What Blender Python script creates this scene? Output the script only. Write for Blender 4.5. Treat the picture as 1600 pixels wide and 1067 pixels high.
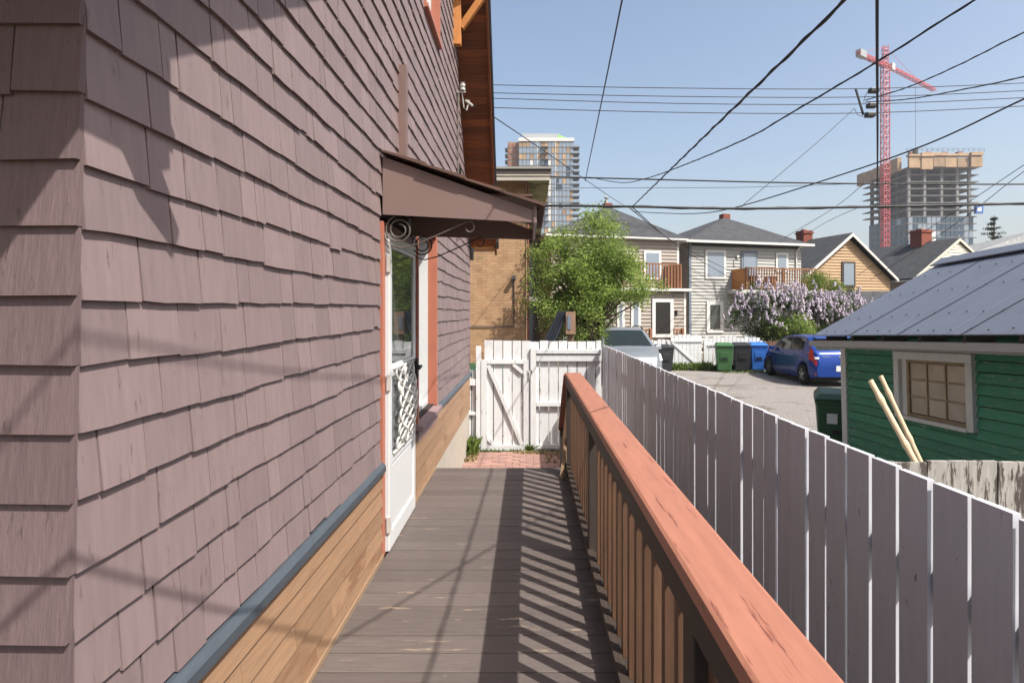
import bpy, math, random
from math import sin, cos, pi, radians, sqrt, atan2
from mathutils import Vector, Matrix
random.seed(11)
R = random.uniform
for o in list(bpy.data.objects): bpy.data.objects.remove(o)
scene = bpy.context.scene
COL = scene.collection
# ---------------------------------------------------------------- camera (eye is the origin; z is height against the eye)
F = 900.0; VX = 825.0; VY = 487.0
G = -2.18          # ground
DK = -1.53         # deck top
cam = bpy.data.cameras.new('camera'); camo = bpy.data.objects.new('camera', cam); COL.objects.link(camo)
camo.location = (0, 0, 0); camo.rotation_euler = (pi/2, 0, 0)
cam.sensor_width = 36; cam.lens = F/1600*36
cam.shift_x = (800-VX)/1600; cam.shift_y = -(533.5-VY)/1600
cam.clip_start = .05; cam.clip_end = 6000
scene.camera = camo
# ---------------------------------------------------------------- light
SUN = Vector((.466, -.402, .788)).normalized()      # towards the sun
EL = math.asin(SUN.z); AZ = atan2(SUN.x, SUN.y)
w = bpy.data.worlds.new('World'); scene.world = w; w.use_nodes = True
nt = w.node_tree; bg = nt.nodes['Background']
sky = nt.nodes.new('ShaderNodeTexSky'); sky.sky_type = 'NISHITA'; sky.sun_disc = False
sky.sun_elevation = EL; sky.sun_rotation = AZ
sky.altitude = 1050; sky.air_density = 1.3; sky.dust_density = 10; sky.ozone_density = .7
nt.links.new(sky.outputs[0], bg.inputs[0]); bg.inputs[1].default_value = .115
sl = bpy.data.lights.new('sun', 'SUN'); sl.energy = 5.0; sl.angle = radians(.53); sl.color = (1, .95, .87)
so = bpy.data.objects.new('sun', sl); COL.objects.link(so)
so.rotation_euler = SUN.to_track_quat('Z', 'Y').to_euler()
vs = scene.view_settings
vs.view_transform = 'Standard'; vs.look = 'None'; vs.exposure = .85; vs.gamma = 1; vs.use_curve_mapping = False

# ---------------------------------------------------------------- helpers
def at(px, py, Y): return Vector(((px-VX)/F*Y, Y, (VY-py)/F*Y))
ORG = {}
class MB:
    def __init__(s): s.v = []; s.f = []; s.t = []; s.tone = None
    def add(s, vs, fs):
        n = len(s.v); s.v += [tuple(p) for p in vs]; s.f += [tuple(i+n for i in f) for f in fs]
        if s.tone is not None: s.t += [s.tone]*len(fs)
        return s
    def hexa(s, p):  # 8 points: bottom 4 ccw, top 4 ccw
        return s.add(p, [(3,2,1,0),(4,5,6,7),(0,1,5,4),(1,2,6,5),(2,3,7,6),(3,0,4,7)])
    def box(s, x0, x1, y0, y1, z0, z1):
        return s.hexa([(x0,y0,z0),(x1,y0,z0),(x1,y1,z0),(x0,y1,z0),(x0,y0,z1),(x1,y0,z1),(x1,y1,z1),(x0,y1,z1)])
    def prism(s, poly, axis, a, b):   # poly of 2d points; axis 'x': (y,z) 'y': (x,z) 'z': (x,y)
        def P(p, t): return (t,p[0],p[1]) if axis == 'x' else ((p[0],t,p[1]) if axis == 'y' else (p[0],p[1],t))
        n = len(poly); vs = [P(p,a) for p in poly]+[P(p,b) for p in poly]
        return s.add(vs, [tuple(range(n)), tuple(range(2*n-1,n-1,-1))]+[(i,i+n,(i+1)%n+n,(i+1)%n) for i in range(n)])
    def tube(s, pts, r, n=6, cap=True):
        pts = [Vector(p) for p in pts]; rs = r if isinstance(r,(list,tuple)) else [r]*len(pts)
        vs = []; fs = []; up = None
        for i, p in enumerate(pts):
            d = (pts[min(i+1,len(pts)-1)]-pts[max(i-1,0)]).normalized()
            a = d.orthogonal().normalized() if up is None else (up-d*up.dot(d)).normalized()
            up = a; b = d.cross(a)
            for k in range(n):
                t = 2*pi*k/n; vs.append(p+(a*cos(t)+b*sin(t))*rs[i])
        for i in range(len(pts)-1):
            for k in range(n): fs.append((i*n+k, i*n+(k+1)%n, (i+1)*n+(k+1)%n, (i+1)*n+k))
        if cap: fs += [tuple(range(n-1,-1,-1)), tuple(range((len(pts)-1)*n, len(pts)*n))]
        return s.add(vs, fs)
    def bar(s, a, b, w, h, up=(0,0,1)):   # box beam between two points
        a = Vector(a); b = Vector(b); d = (b-a).normalized(); u = Vector(up); u = (u-d*u.dot(d)).normalized(); c = d.cross(u)
        q = [(-w/2,-h/2),(w/2,-h/2),(w/2,h/2),(-w/2,h/2)]
        return s.hexa([a+c*x+u*y for x,y in q][::1]+[b+c*x+u*y for x,y in q])
    def lathe(s, prof, c, axis, n=24):    # prof (radius, offset along axis)
        c = Vector(c); ax = Vector(axis).normalized(); a = ax.orthogonal().normalized(); b = ax.cross(a); m = len(prof)
        vs = [c+ax*o+(a*cos(2*pi*k/n)+b*sin(2*pi*k/n))*r for k in range(n) for r, o in prof]
        return s.add(vs, [(k*m+i, k*m+i+1, ((k+1)%n)*m+i+1, ((k+1)%n)*m+i) for k in range(n) for i in range(m-1)])
    def build(s, name, mat, parent=None, smooth=False, bevel=0, kind=None, label=None):
        me = bpy.data.meshes.new(name)
        lo = [min(p[i] for p in s.v) for i in range(3)]; hi = [max(p[i] for p in s.v) for i in range(3)]
        o0 = Vector(((lo[0]+hi[0])/2, (lo[1]+hi[1])/2, lo[2]))
        me.from_pydata([Vector(p)-o0 for p in s.v], [], s.f); me.update()
        if s.t and len(s.t) == len(s.f):
            at_ = me.attributes.new('tone', 'FLOAT', 'FACE'); at_.data.foreach_set('value', s.t)
        if smooth: me.polygons.foreach_set('use_smooth', [True]*len(me.polygons))
        me.materials.append(M[mat] if isinstance(mat, str) else mat)
        ob = bpy.data.objects.new(name, me); COL.objects.link(ob)
        if parent is not None: ob.parent = parent; ob.location = o0-ORG[parent.name]
        else: ob.location = o0
        ORG[ob.name] = o0
        if bevel:
            b = ob.modifiers.new('bevel', 'BEVEL'); b.width = bevel; b.segments = 2; b.limit_method = 'ANGLE'
        if kind: ob['kind'] = kind
        if label: ob['label'] = label
        return ob
def fixn(ob):
    import bmesh
    bm = bmesh.new(); bm.from_mesh(ob.data); bmesh.ops.recalc_face_normals(bm, faces=bm.faces); bm.to_mesh(ob.data); bm.free(); return ob
def tag(o, label, cat, group=None):
    o['label'] = label; o['category'] = cat
    if group: o['group'] = group
    return o
def thing(name, label, cat, loc=(0,0,0), rz=0, rx=0, group=None, local=False):
    o = bpy.data.objects.new(name, None); COL.objects.link(o); o.empty_display_size = .2
    o.location = loc; o.rotation_euler = (rx, 0, rz); tag(o, label, cat, group)
    ORG[o.name] = Vector((0,0,0)) if local else Vector(loc); return o
def struct(ob): ob['kind'] = 'structure'; return ob
def copy_tree(o, parent=None):
    c = o.copy(); COL.objects.link(c); c.parent = parent
    for ch in o.children: copy_tree(ch, c)
    return c

# ---------------------------------------------------------------- materials
M = {}
def S(r, g, b):  # measured picture tone to base colour (the exposure is set for the shade, so base colours sit lower)
    f = lambda c: .66*(c/255/12.92 if c/255 <= .04045 else ((c/255+.055)/1.055)**2.4)
    return (f(r), f(g), f(b))
def mat(name, col, rough=.6, var=.15, scale=6, stretch=(1,1,1), bump=.15, metal=0, rnd=.12, spots=None, spot_amt=.0, spot_scale=9, spot_stretch=(1,1,1), tone=False, spec=.4, alpha=None, bdist=.004):
    m = bpy.data.materials.new(name); m.use_nodes = True; n = m.node_tree.nodes; L = m.node_tree.links
    p = n['Principled BSDF']; p.inputs['Roughness'].default_value = rough; p.inputs['Metallic'].default_value = metal
    p.inputs['Specular IOR Level'].default_value = spec
    tc = n.new('ShaderNodeTexCoord'); oi = n.new('ShaderNodeObjectInfo')
    mul = n.new('ShaderNodeMath'); mul.operation = 'MULTIPLY'; mul.inputs[1].default_value = 37
    L.new(oi.outputs['Random'], mul.inputs[0])
    ad = n.new('ShaderNodeVectorMath'); ad.operation = 'ADD'; L.new(tc.outputs['Object'], ad.inputs[0]); L.new(mul.outputs[0], ad.inputs[1])
    mp = n.new('ShaderNodeMapping'); mp.inputs['Scale'].default_value = stretch; L.new(ad.outputs[0], mp.inputs['Vector'])
    nz = n.new('ShaderNodeTexNoise'); nz.inputs['Scale'].default_value = scale; nz.inputs['Detail'].default_value = 6; nz.inputs['Roughness'].default_value = .62
    L.new(mp.outputs[0], nz.inputs['Vector'])
    mr = n.new('ShaderNodeMapRange'); mr.inputs[1].default_value = .25; mr.inputs[2].default_value = .75; mr.inputs[3].default_value = 1-var; mr.inputs[4].default_value = 1+var
    L.new(nz.outputs['Fac'], mr.inputs[0])
    mr2 = n.new('ShaderNodeMapRange'); mr2.inputs[3].default_value = 1-rnd; mr2.inputs[4].default_value = 1+rnd
    if tone:
        an = n.new('ShaderNodeAttribute'); an.attribute_name = 'tone'; L.new(an.outputs['Fac'], mr2.inputs[0])
    else: L.new(oi.outputs['Random'], mr2.inputs[0])
    mm = n.new('ShaderNodeMath'); mm.operation = 'MULTIPLY'; L.new(mr.outputs[0], mm.inputs[0]); L.new(mr2.outputs[0], mm.inputs[1])
    vm = n.new('ShaderNodeVectorMath'); vm.operation = 'SCALE'; vm.inputs[0].default_value = col; L.new(mm.outputs[0], vm.inputs['Scale'])
    out = vm.outputs[0]
    if spots:
        mp2 = n.new('ShaderNodeMapping'); mp2.inputs['Scale'].default_value = spot_stretch; L.new(ad.outputs[0], mp2.inputs['Vector'])
        nz2 = n.new('ShaderNodeTexNoise'); nz2.inputs['Scale'].default_value = spot_scale; nz2.inputs['Detail'].default_value = 5; nz2.inputs['Roughness'].default_value = .7
        L.new(mp2.outputs[0], nz2.inputs['Vector'])
        r2 = n.new('ShaderNodeMapRange'); r2.inputs[1].default_value = 1-spot_amt; r2.inputs[2].default_value = 1-spot_amt+.06; L.new(nz2.outputs['Fac'], r2.inputs[0])
        mx = n.new('ShaderNodeMix'); mx.data_type = 'RGBA'; L.new(r2.outputs[0], mx.inputs['Factor']); L.new(out, mx.inputs['A']); mx.inputs['B'].default_value = (*spots, 1)
        out = mx.outputs['Result']
    L.new(out, p.inputs['Base Color'])
    if bump:
        b = n.new('ShaderNodeBump'); b.inputs['Strength'].default_value = bump; b.inputs['Distance'].default_value = bdist
        L.new(nz.outputs['Fac'], b.inputs['Height']); L.new(b.outputs[0], p.inputs['Normal'])
    M[name] = m; return m
def glass(name, col, rough=.04, trans=0, spec=.8):
    m = bpy.data.materials.new(name); m.use_nodes = True; p = m.node_tree.nodes['Principled BSDF']
    p.inputs['Base Color'].default_value = (*col, 1); p.inputs['Roughness'].default_value = rough
    p.inputs['Specular IOR Level'].default_value = spec; p.inputs['Transmission Weight'].default_value = trans
    M[name] = m; return m
def leaf(name, c1, c2, trans=.35):
    c1 = tuple(.72*c for c in c1); c2 = tuple(.72*c for c in c2)
    m = bpy.data.materials.new(name); m.use_nodes = True; n = m.node_tree.nodes; L = m.node_tree.links
    n.remove(n['Principled BSDF']); out = n['Material Output']
    an = n.new('ShaderNodeAttribute'); an.attribute_name = 'tone'
    mx = n.new('ShaderNodeMix'); mx.data_type = 'RGBA'; L.new(an.outputs['Fac'], mx.inputs['Factor']); mx.inputs['A'].default_value = (*c1,1); mx.inputs['B'].default_value = (*c2,1)
    d = n.new('ShaderNodeBsdfPrincipled'); d.inputs['Roughness'].default_value = .5; d.inputs['Specular IOR Level'].default_value = .3; L.new(mx.outputs['Result'], d.inputs['Base Color'])
    t = n.new('ShaderNodeBsdfTranslucent'); L.new(mx.outputs['Result'], t.inputs['Color'])
    ms = n.new('ShaderNodeMixShader'); ms.inputs[0].default_value = trans; L.new(d.outputs[0], ms.inputs[1]); L.new(t.outputs[0], ms.inputs[2]); L.new(ms.outputs[0], out.inputs['Surface'])
    M[name] = m
def tiled(name, c1, c2, mortar, sx, sy, msize=.02, rough=.85, axes='xz', bump=.5, bdist=.01, var=.2):
    m = bpy.data.materials.new(name); m.use_nodes = True; n = m.node_tree.nodes; L = m.node_tree.links; p = n['Principled BSDF']; p.inputs['Roughness'].default_value = rough
    tc = n.new('ShaderNodeTexCoord'); sp = n.new('ShaderNodeSeparateXYZ'); cb = n.new('ShaderNodeCombineXYZ'); L.new(tc.outputs['Object'], sp.inputs[0])
    L.new(sp.outputs['XYZ'.index(axes[0].upper())], cb.inputs[0]); L.new(sp.outputs['XYZ'.index(axes[1].upper())], cb.inputs[1])
    b = n.new('ShaderNodeTexBrick'); b.inputs['Color1'].default_value = (*c1,1); b.inputs['Color2'].default_value = (*c2,1); b.inputs['Mortar'].default_value = (*mortar,1)
    b.inputs['Scale'].default_value = 1; b.inputs['Brick Width'].default_value = sx; b.inputs['Row Height'].default_value = sy; b.inputs['Mortar Size'].default_value = msize; b.inputs['Bias'].default_value = 0
    L.new(cb.outputs[0], b.inputs['Vector'])
    nz = n.new('ShaderNodeTexNoise'); nz.inputs['Scale'].default_value = 3; nz.inputs['Detail'].default_value = 8; L.new(tc.outputs['Object'], nz.inputs['Vector'])
    mr = n.new('ShaderNodeMapRange'); mr.inputs[1].default_value = .3; mr.inputs[2].default_value = .7; mr.inputs[3].default_value = 1-var; mr.inputs[4].default_value = 1+var; L.new(nz.outputs['Fac'], mr.inputs[0])
    vm = n.new('ShaderNodeVectorMath'); vm.operation = 'SCALE'; L.new(b.outputs['Color'], vm.inputs[0]); L.new(mr.outputs[0], vm.inputs['Scale']); L.new(vm.outputs[0], p.inputs['Base Color'])
    bp = n.new('ShaderNodeBump'); bp.invert = True; bp.inputs['Strength'].default_value = bump; bp.inputs['Distance'].default_value = bdist; L.new(b.outputs['Fac'], bp.inputs['Height']); L.new(bp.outputs[0], p.inputs['Normal'])
    M[name] = m
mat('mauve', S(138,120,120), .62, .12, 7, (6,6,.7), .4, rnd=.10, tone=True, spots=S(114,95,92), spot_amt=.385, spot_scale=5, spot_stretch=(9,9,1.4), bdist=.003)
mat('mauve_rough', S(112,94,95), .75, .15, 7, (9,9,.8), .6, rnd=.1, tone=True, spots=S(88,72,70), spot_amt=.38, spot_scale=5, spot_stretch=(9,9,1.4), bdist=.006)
mat('mauve_trim', S(146,122,124), .6, .12, 9, bump=.2)
mat('brown_trim', S(128,104,98), .55, .1, 9, (4,4,.6), bump=.2)
mat('awning_brown', S(134,112,108), .45, .06, 3, bump=.05, rnd=.03)
mat('awning_roof', S(98,72,62), .7, .15, 12, bump=.2)
mat('core', S(52,44,42), .8)
mat('slate_strip', S(78,86,95), .55, .15, 10, (6,1,6), .2)
mat('cedar', S(160,127,99), .6, .18, 5, (14,1,16), .3, rnd=.13, spots=S(142,106,80), spot_amt=.43, spot_scale=2, spot_stretch=(3,.6,3))
mat('cedar_pale', S(166,138,112), .6, .2, 5, (14,1,16), .3, rnd=.08)
mat('soffit', S(134,74,36), .5, .45, 5, (1,9,9), .25, rnd=.4)
mat('timber', S(200,132,66), .6, .2, 6, (6,6,1), .2)
mat('orange', S(186,116,94), .5, .08, 6, bump=.08, rnd=.04)
mat('cap_orange', S(172,115,93), .55, .14, 5, (7,.8,7), .35, rnd=.03, spots=S(120,66,50), spot_amt=.405, spot_scale=4, spot_stretch=(16,.9,16), bdist=.004)
mat('rail_brown', S(106,77,58), .6, .3, 6, (9,9,.8), .3, rnd=.18)
mat('rail_dark', S(66,56,50), .65, .25, 6, (9,1,9), .3)
mat('deck', S(105,95,91), .6, .2, 6, (1,14,4), .45, rnd=.13, spots=S(170,150,130), spot_amt=.37, spot_scale=2.0, spot_stretch=(1.5,11,1))
mat('white', S(236,236,234), .5, .05, 6, (4,4,.6), .12, rnd=.03)
mat('white_worn', S(226,229,231), .6, .08, 6, (5,5,.7), .3, rnd=.06, spots=S(158,148,136), spot_amt=.385, spot_scale=5, spot_stretch=(6,6,1.2))
mat('picket', S(216,218,226), .6, .07, 6, (6,6,.6), .3, rnd=.04, spots=S(120,112,110), spot_amt=.35, spot_scale=8, spot_stretch=(5,5,1.6))
mat('weathered', S(176,172,166), .8, .25, 5, (7,7,.8), .4, spots=S(84,76,70), spot_amt=.49, spot_scale=3.4, spot_stretch=(5,5,1))
mat('vinyl', S(228,230,232), .3, .02, 6, bump=0, rnd=.01)
mat('concrete', S(186,178,166), .85, .12, 6, bump=.3)
mat('black', S(34,34,36), .5, .2, 6, bump=.1)
mat('iron', S(120,112,104), .45, .2, 9, bump=.1, metal=.3)
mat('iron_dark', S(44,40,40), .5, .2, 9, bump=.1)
mat('alu', S(214,212,207), .35, .1, 9, metal=.25, bump=.05)
mat('interior', S(40,38,36), .9, bump=0)
mat('curtain', S(210,206,198), .9, .1, 4, (9,9,.4), bump=.2)
glass('pane', (.05,.06,.06), .03)
glass('car_glass', (.012,.018,.018), .05, spec=.3)
glass('screen_pane', (.12,.13,.14), .25)
glass('pane_blue', (.17,.21,.26), .1)
glass('pane_deep', (.035,.06,.09), .15, spec=.35)
mat('paver', S(166,130,120), .85, .16, 9, bump=.4, rnd=.14)
mat('soil', S(132,116,96), .95, .25, 8, bump=.5, bdist=.02)
mat('gravel', S(156,150,145), .95, .42, 26, bump=1.0, bdist=.05, spots=S(126,118,110), spot_amt=.45, spot_scale=.8, spot_stretch=(1,2.2,1), rnd=0)
mat('green_shed', S(60,132,99), .65, .25, 5, (3,1,8), .4, rnd=.14, spots=S(150,158,144), spot_amt=.40, spot_scale=4, spot_stretch=(1,1.6,7))
mat('shed_white', S(212,210,202), .6, .1, 6, (4,4,1), .25, spots=S(150,140,128), spot_amt=.33)
mat('metal_roof', S(124,129,142), .42, .07, 2, bump=.05, rnd=.03, metal=.25)
mat('gutter_grey', S(164,162,156), .45, .08, 6, bump=.05)
mat('sash', S(150,130,96), .7, .25, 9, bump=.2)
mat('dusty_pane', S(158,146,126), .18, .3, 3, bump=.05, spec=.7, rnd=.15)
mat('bamboo', S(228,202,164), .55, .16, 5, (8,8,.5), .2)
mat('bin_green', S(66,112,66), .5, .06, 5, bump=.08)
mat('bin_dark_green', S(44,86,56), .5, .08, 5, bump=.08)
mat('bin_black', S(44,46,50), .5, .08, 5, bump=.08)
mat('bin_blue', S(52,116,206), .5, .06, 5, bump=.08)
mat('paper', S(222,222,218), .6, .05, bump=0)
mat('rubber', S(28,28,29), .8, .2, bump=.1)
mat('rim', S(190,192,196), .3, .05, metal=.8, bump=0)
mat('red_lens', S(206,28,24), .2, .05, bump=0, spec=.8)
mat('clear_lens', S(214,220,226), .12, .05, bump=0, spec=.9)
mat('brick_red', S(132,70,54), .85, .25, 12, bump=.3)
mat('trim_white', S(226,226,222), .6, .05, bump=.05, rnd=.03)
mat('taupe', S(168,158,148), .7, .06, 3, bump=.05, tone=True, rnd=.06)
mat('lightgrey', S(184,184,180), .7, .06, 3, bump=.05, tone=True, rnd=.08)
mat('tan', S(190,158,122), .7, .08, 3, bump=.05, tone=True, rnd=.1)
mat('cream', S(228,224,206), .7, .06, 3, bump=.05, tone=True, rnd=.05)
mat('blue_grey', S(118,130,144), .6)
mat('old_wood', S(152,122,100), .8, .25, 6, (6,6,1), .3)
mat('deck_wood', S(150,104,72), .7, .25, 6, (6,6,1), .2, rnd=.2)
tiled('brickwork', S(190,152,114), S(176,136,98), S(150,126,102), .24, .072, .007)
tiled('asphalt_roof', S(70,72,76), S(56,58,62), S(40,42,46), .3, .14, .006, axes='xy', bump=.6, var=.22)
tiled('grey_roof', S(150,152,152), S(134,137,138), S(104,106,108), .3, .16, .008, axes='xy', bump=.6)
mat('bark', S(104,90,76), .9, .3, 8, (4,4,1), .5, bdist=.02)
leaf('leaf_green', (.15,.25,.045), (.46,.58,.15), .5)
leaf('leaf_dark', (.045,.085,.022), (.13,.20,.045), .35)
leaf('leaf_yellow', (.13,.20,.03), (.25,.33,.06), .4)
leaf('lilac', (.50,.42,.53), (.74,.66,.74), .3)
leaf('needle', (.018,.032,.018), (.05,.075,.035), .1)
leaf('grass', (.07,.13,.02), (.2,.26,.06), .35)
leaf('straw', (.25,.19,.09), (.42,.34,.18), .2)
mat('slab', S(128,128,127), .8, .08, bump=.05)
mat('slab_dark', S(72,74,78), .8, .08, bump=.05)
mat('plywood', S(172,143,110), .7, .22, .4, bump=0, rnd=.28, tone=True)
mat('rust_panel', S(150,92,70), .7, .2, .4, bump=0)
mat('crane_red', S(196,78,84), .45, .05, bump=0)
mat('green_wrap', S(150,222,100), .7, .05, bump=0)
mat('grey_wrap', S(168,172,176), .6, .08, bump=0)
mat('silver', S(158,164,170), .3, .02, bump=0, metal=.5, rnd=0)
mat('blue_paint', S(4,62,152), .22, .03, bump=0, metal=.35, rnd=0, spec=.7)
mat('wire', S(38,38,40), .6, .1, bump=0)
mat('tarp', S(40,46,56), .5, .25, 6, bump=.3)

# ================================================================ setting
struct(MB().box(-900,1500,-200,3000,G-.6,G-.02).build('ground','soil'))
struct(MB().add([(1.22,2,G),(60,2,G),(60,24.5,G),(1.22,24.5,G)],[(0,1,2,3)]).build('gravel_lane','gravel'))
struct(MB().add([(-40,9.2,G-.006),(1.22,9.2,G-.006),(1.22,80,G-.006),(-40,80,G-.006)],[(0,1,2,3)]).build('side_yard','gravel'))
# brick paving by the gate
pv = struct(MB().box(-1.2,1.1,5.6,8.88,G-.06,G-.012).build('paving','soil'))
bmesh_ = {}
k = 0; yy = 6.3
while yy < 8.8:
    xx = -1.12 + (.1 if k % 2 else 0)
    while xx < 1.0:
        b = MB().box(xx+.004,xx+.197,yy+.004,yy+.097,G-.03+R(-.004,.004),G+.018+R(-.005,.004)).build('brick','paver',pv)
        xx += .2
    yy += .1; k += 1

# ================================================================ the mauve shingled house
WX = -.925
H = thing('shingled_house','mauve painted shingle house with cedar skirting, white screen door and wooden eaves','house',(WX,5,G))
SL = 1.38
def zfar(Y): return 2.04+SL*(8.46-Y)
def znear(Y): return 1.60+.69*(Y-1.157) if Y < 2.3 else 2.39+SL*(Y-2.3)
def zgab(Y): return min(zfar(Y), znear(Y))+.02
Y0, Y1 = 1.185, 9.12
RIDGE = 6.37
OPEN = [(3.60,4.54,-1.6,.60),(4.72,5.65,-.90,.73),(5.08,5.84,2.72,4.3)]
# core wall from cells round the openings
ys = sorted({Y0,Y1}|{o[0] for o in OPEN}|{o[1] for o in OPEN}|{Y0+i*(Y1-Y0)/40 for i in range(41)})
zs = sorted({G,-.95,8.0}|{o[2] for o in OPEN}|{o[3] for o in OPEN})
mb = MB()
for i in range(len(ys)-1):
    ym = (ys[i]+ys[i+1])/2
    for j in range(len(zs)-1):
        zm = (zs[j]+zs[j+1])/2
        if any(a <= ym <= b and c <= zm <= d for a,b,c,d in OPEN): continue
        a = min(zs[j+1], zgab(ys[i])); b = min(zs[j+1], zgab(ys[i+1])); z0 = zs[j]
        if a <= z0 or b <= z0: continue
        mb.hexa([(WX-.2,ys[i],z0),(WX,ys[i],z0),(WX,ys[i+1],z0),(WX-.2,ys[i+1],z0),(WX-.2,ys[i],a),(WX,ys[i],a),(WX,ys[i+1],b),(WX-.2,ys[i+1],b)])
mb.build('wall','core',H)
MB().box(-7,WX-.2,Y0,Y0+.2,G,3).build('front_wall','core',H)
MB().box(-7,WX-.2,Y1-.2,Y1,G,3).build('back_wall','core',H)
MB().box(-1.6,-1.5,3.3,6.2,-2,5).build('interior_wall','interior',H)
# shingles
EXP = .138; ZR = .031
shingles = []   # (area px, builder)
def shingle(side, a, b, z0, z1, dz0, dz1, out, tilt):
    """a..b along the wall, z0 bottom, z1 top"""
    tb = .0165+out*.7; tt = .003
    m = MB(); m.tone = R(0,1)
    if side:
        n = max(1, int((b-a)/.07)); bot = [(a+(b-a)*i/n) for i in range(n+1)]
        wob = [dz0+(dz1-dz0)*i/n+R(-.0022,.0022) for i in range(n+1)]
        vs = []; 
        for yv, dz in zip(bot, wob): vs += [(WX+.003,yv,z0+dz),(WX+tb+R(-.0008,.0008),yv,z0+dz),(WX+tt,yv+tilt,z1)]
        fs = []
        for i in range(n):
            p = i*3; q = p+3
            fs += [(p+1,q+1,q+2,p+2),(p,q,q+1,p+1)]
        fs += [(0,1,2),(n*3+2,n*3+1,n*3)]
        m.add(vs, fs)
        Yc = (a+b)/2; ar = (z1-z0)*F/Yc*abs(WX*F/a-WX*F/b) if a > .9 else 0
        py = VY-(z0+z1)/2*F/Yc
        if py < -40 or py > 1110: ar = 0
    else:   # front face, facing the camera
        def fy(z): return Y0-.03*min(1,max(0,(.45-z)/1.1))
        m.hexa([(a,fy(z0)-tb,z0+dz0),(b,fy(z0)-tb,z0+dz1),(b,fy(z0)+.002,z0+dz1),(a,fy(z0)+.002,z0+dz0),(a,fy(z1)-tt,z1),(b,fy(z1)-tt,z1),(b,fy(z1)+.002,z1),(a,fy(z1)+.002,z1)])
        ar = 4000 if b > -1.12 and -.9 < z0 < .65 else 0
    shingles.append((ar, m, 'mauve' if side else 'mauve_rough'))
rng = random.Random(5)
for k in range(-7, 50):
    z0 = ZR+EXP*k
    segs = [(Y0+.001-.03*min(1,max(0,(.45-z0)/1.1)), Y1)]
    for a,b,c,d in OPEN:
        if z0+EXP*.9 > c-.03 and z0 < d+.02:
            ns = []
            for s0,s1 in segs:
                if a-.03 > s0: ns.append((s0,min(s1,a-.03)))
                if b+.03 < s1: ns.append((max(s0,b+.03),s1))
            segs = ns
    wav = rng.uniform(0,6); big = rng.uniform(0,.006)
    for s0,s1 in segs:
        y = s0
        while y < s1-.01:
            wd = rng.choice([.07,.1,.13,.15,.17,.2,.22,.27]) * rng.uniform(.9,1.1)
            e = min(y+wd, s1)
            if s1-e < .05: e = s1
            zt = z0+EXP*1.18
            lim = min(zgab(y), zgab(e))
            if z0 < lim-.02:
                dz = .006*sin(y*2.1+wav)+.003*sin(y*5.3+wav*2)+rng.uniform(-.0018,.0018)
                if rng.random() < .06: dz += rng.uniform(-.014,.012)
                z_ = max(z0+dz, -.937)
                shingle(True, y+rng.uniform(.0015,.0038), e-rng.uniform(.0015,.0038), z_, min(zt,lim), rng.uniform(-.002,.002), rng.uniform(-.002,.002), rng.uniform(-.003,.004), rng.uniform(-.002,.002))
            y = e
    if z0 < 2.2:
        x = WX+.015+rng.uniform(-.002,.002); first = True
        while x > -3.2:
            wd = rng.uniform(.13,.3) if not first else rng.uniform(.14,.24)
            first = False
            shingle(False, x-wd+.002, x-.002, z0+rng.uniform(-.004,.004), z0+EXP*1.18, rng.uniform(-.003,.003), rng.uniform(-.003,.003), rng.uniform(-.002,.004), 0)
            x -= wd
shingles.sort(key=lambda t: -t[0])
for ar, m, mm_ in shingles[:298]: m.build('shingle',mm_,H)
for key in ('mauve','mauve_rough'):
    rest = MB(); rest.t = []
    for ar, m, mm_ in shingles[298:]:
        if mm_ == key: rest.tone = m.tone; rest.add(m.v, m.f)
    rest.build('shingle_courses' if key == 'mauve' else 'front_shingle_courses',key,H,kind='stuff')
# water table strip and cedar skirting
mb = MB(); mb.prism([(WX,-.935),(WX+.022,-.937),(WX+.042,-.958),(WX+.042,-.992),(WX,-.994)],'y',Y0-.02,3.585); mb.build('water_table','slate_strip',H)
mb = MB(); mb.prism([(WX,-.935),(WX+.022,-.937),(WX+.042,-.958),(WX+.042,-.992),(WX,-.994)],'y',5.72,Y1); mb.build('water_table','slate_strip',H)
zb = [-.996,-1.105,-1.214,-1.323,-1.432,-1.528]
for i in range(5):
    for s0,s1 in ((Y0-.01,3.585),(4.56,Y1)):
        y = s0; first = True
        while y < s1-.01:
            e = y+R(.7,1.6) if not first else y+R(.3,1.2)
            first = False
            if s1-e < .3: e = s1
            MB().hexa([(WX,y+.001,zb[i+1]+.010),(WX+.024,y+.001,zb[i+1]+.010),(WX+.024,e-.001,zb[i+1]+.010),(WX,e-.001,zb[i+1]+.010),
                       (WX,y+.001,zb[i]-.003),(WX+.010,y+.001,zb[i]-.003),(WX+.010,e-.001,zb[i]-.003),(WX,e-.001,zb[i]-.003)]).build('skirting_board','cedar',H)
            y = e
MB().box(WX,WX+.03,Y0,3.585,DK-.002,DK+.024).build('base_trim','cedar_pale',H)
MB().box(WX,WX+.03,4.56,5.6,DK-.002,DK+.024).build('base_trim','cedar_pale',H)
MB().box(WX-.1,WX+.004,Y0,Y1+.01,G-.3,-1.535).build('foundation','concrete',H)
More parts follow.
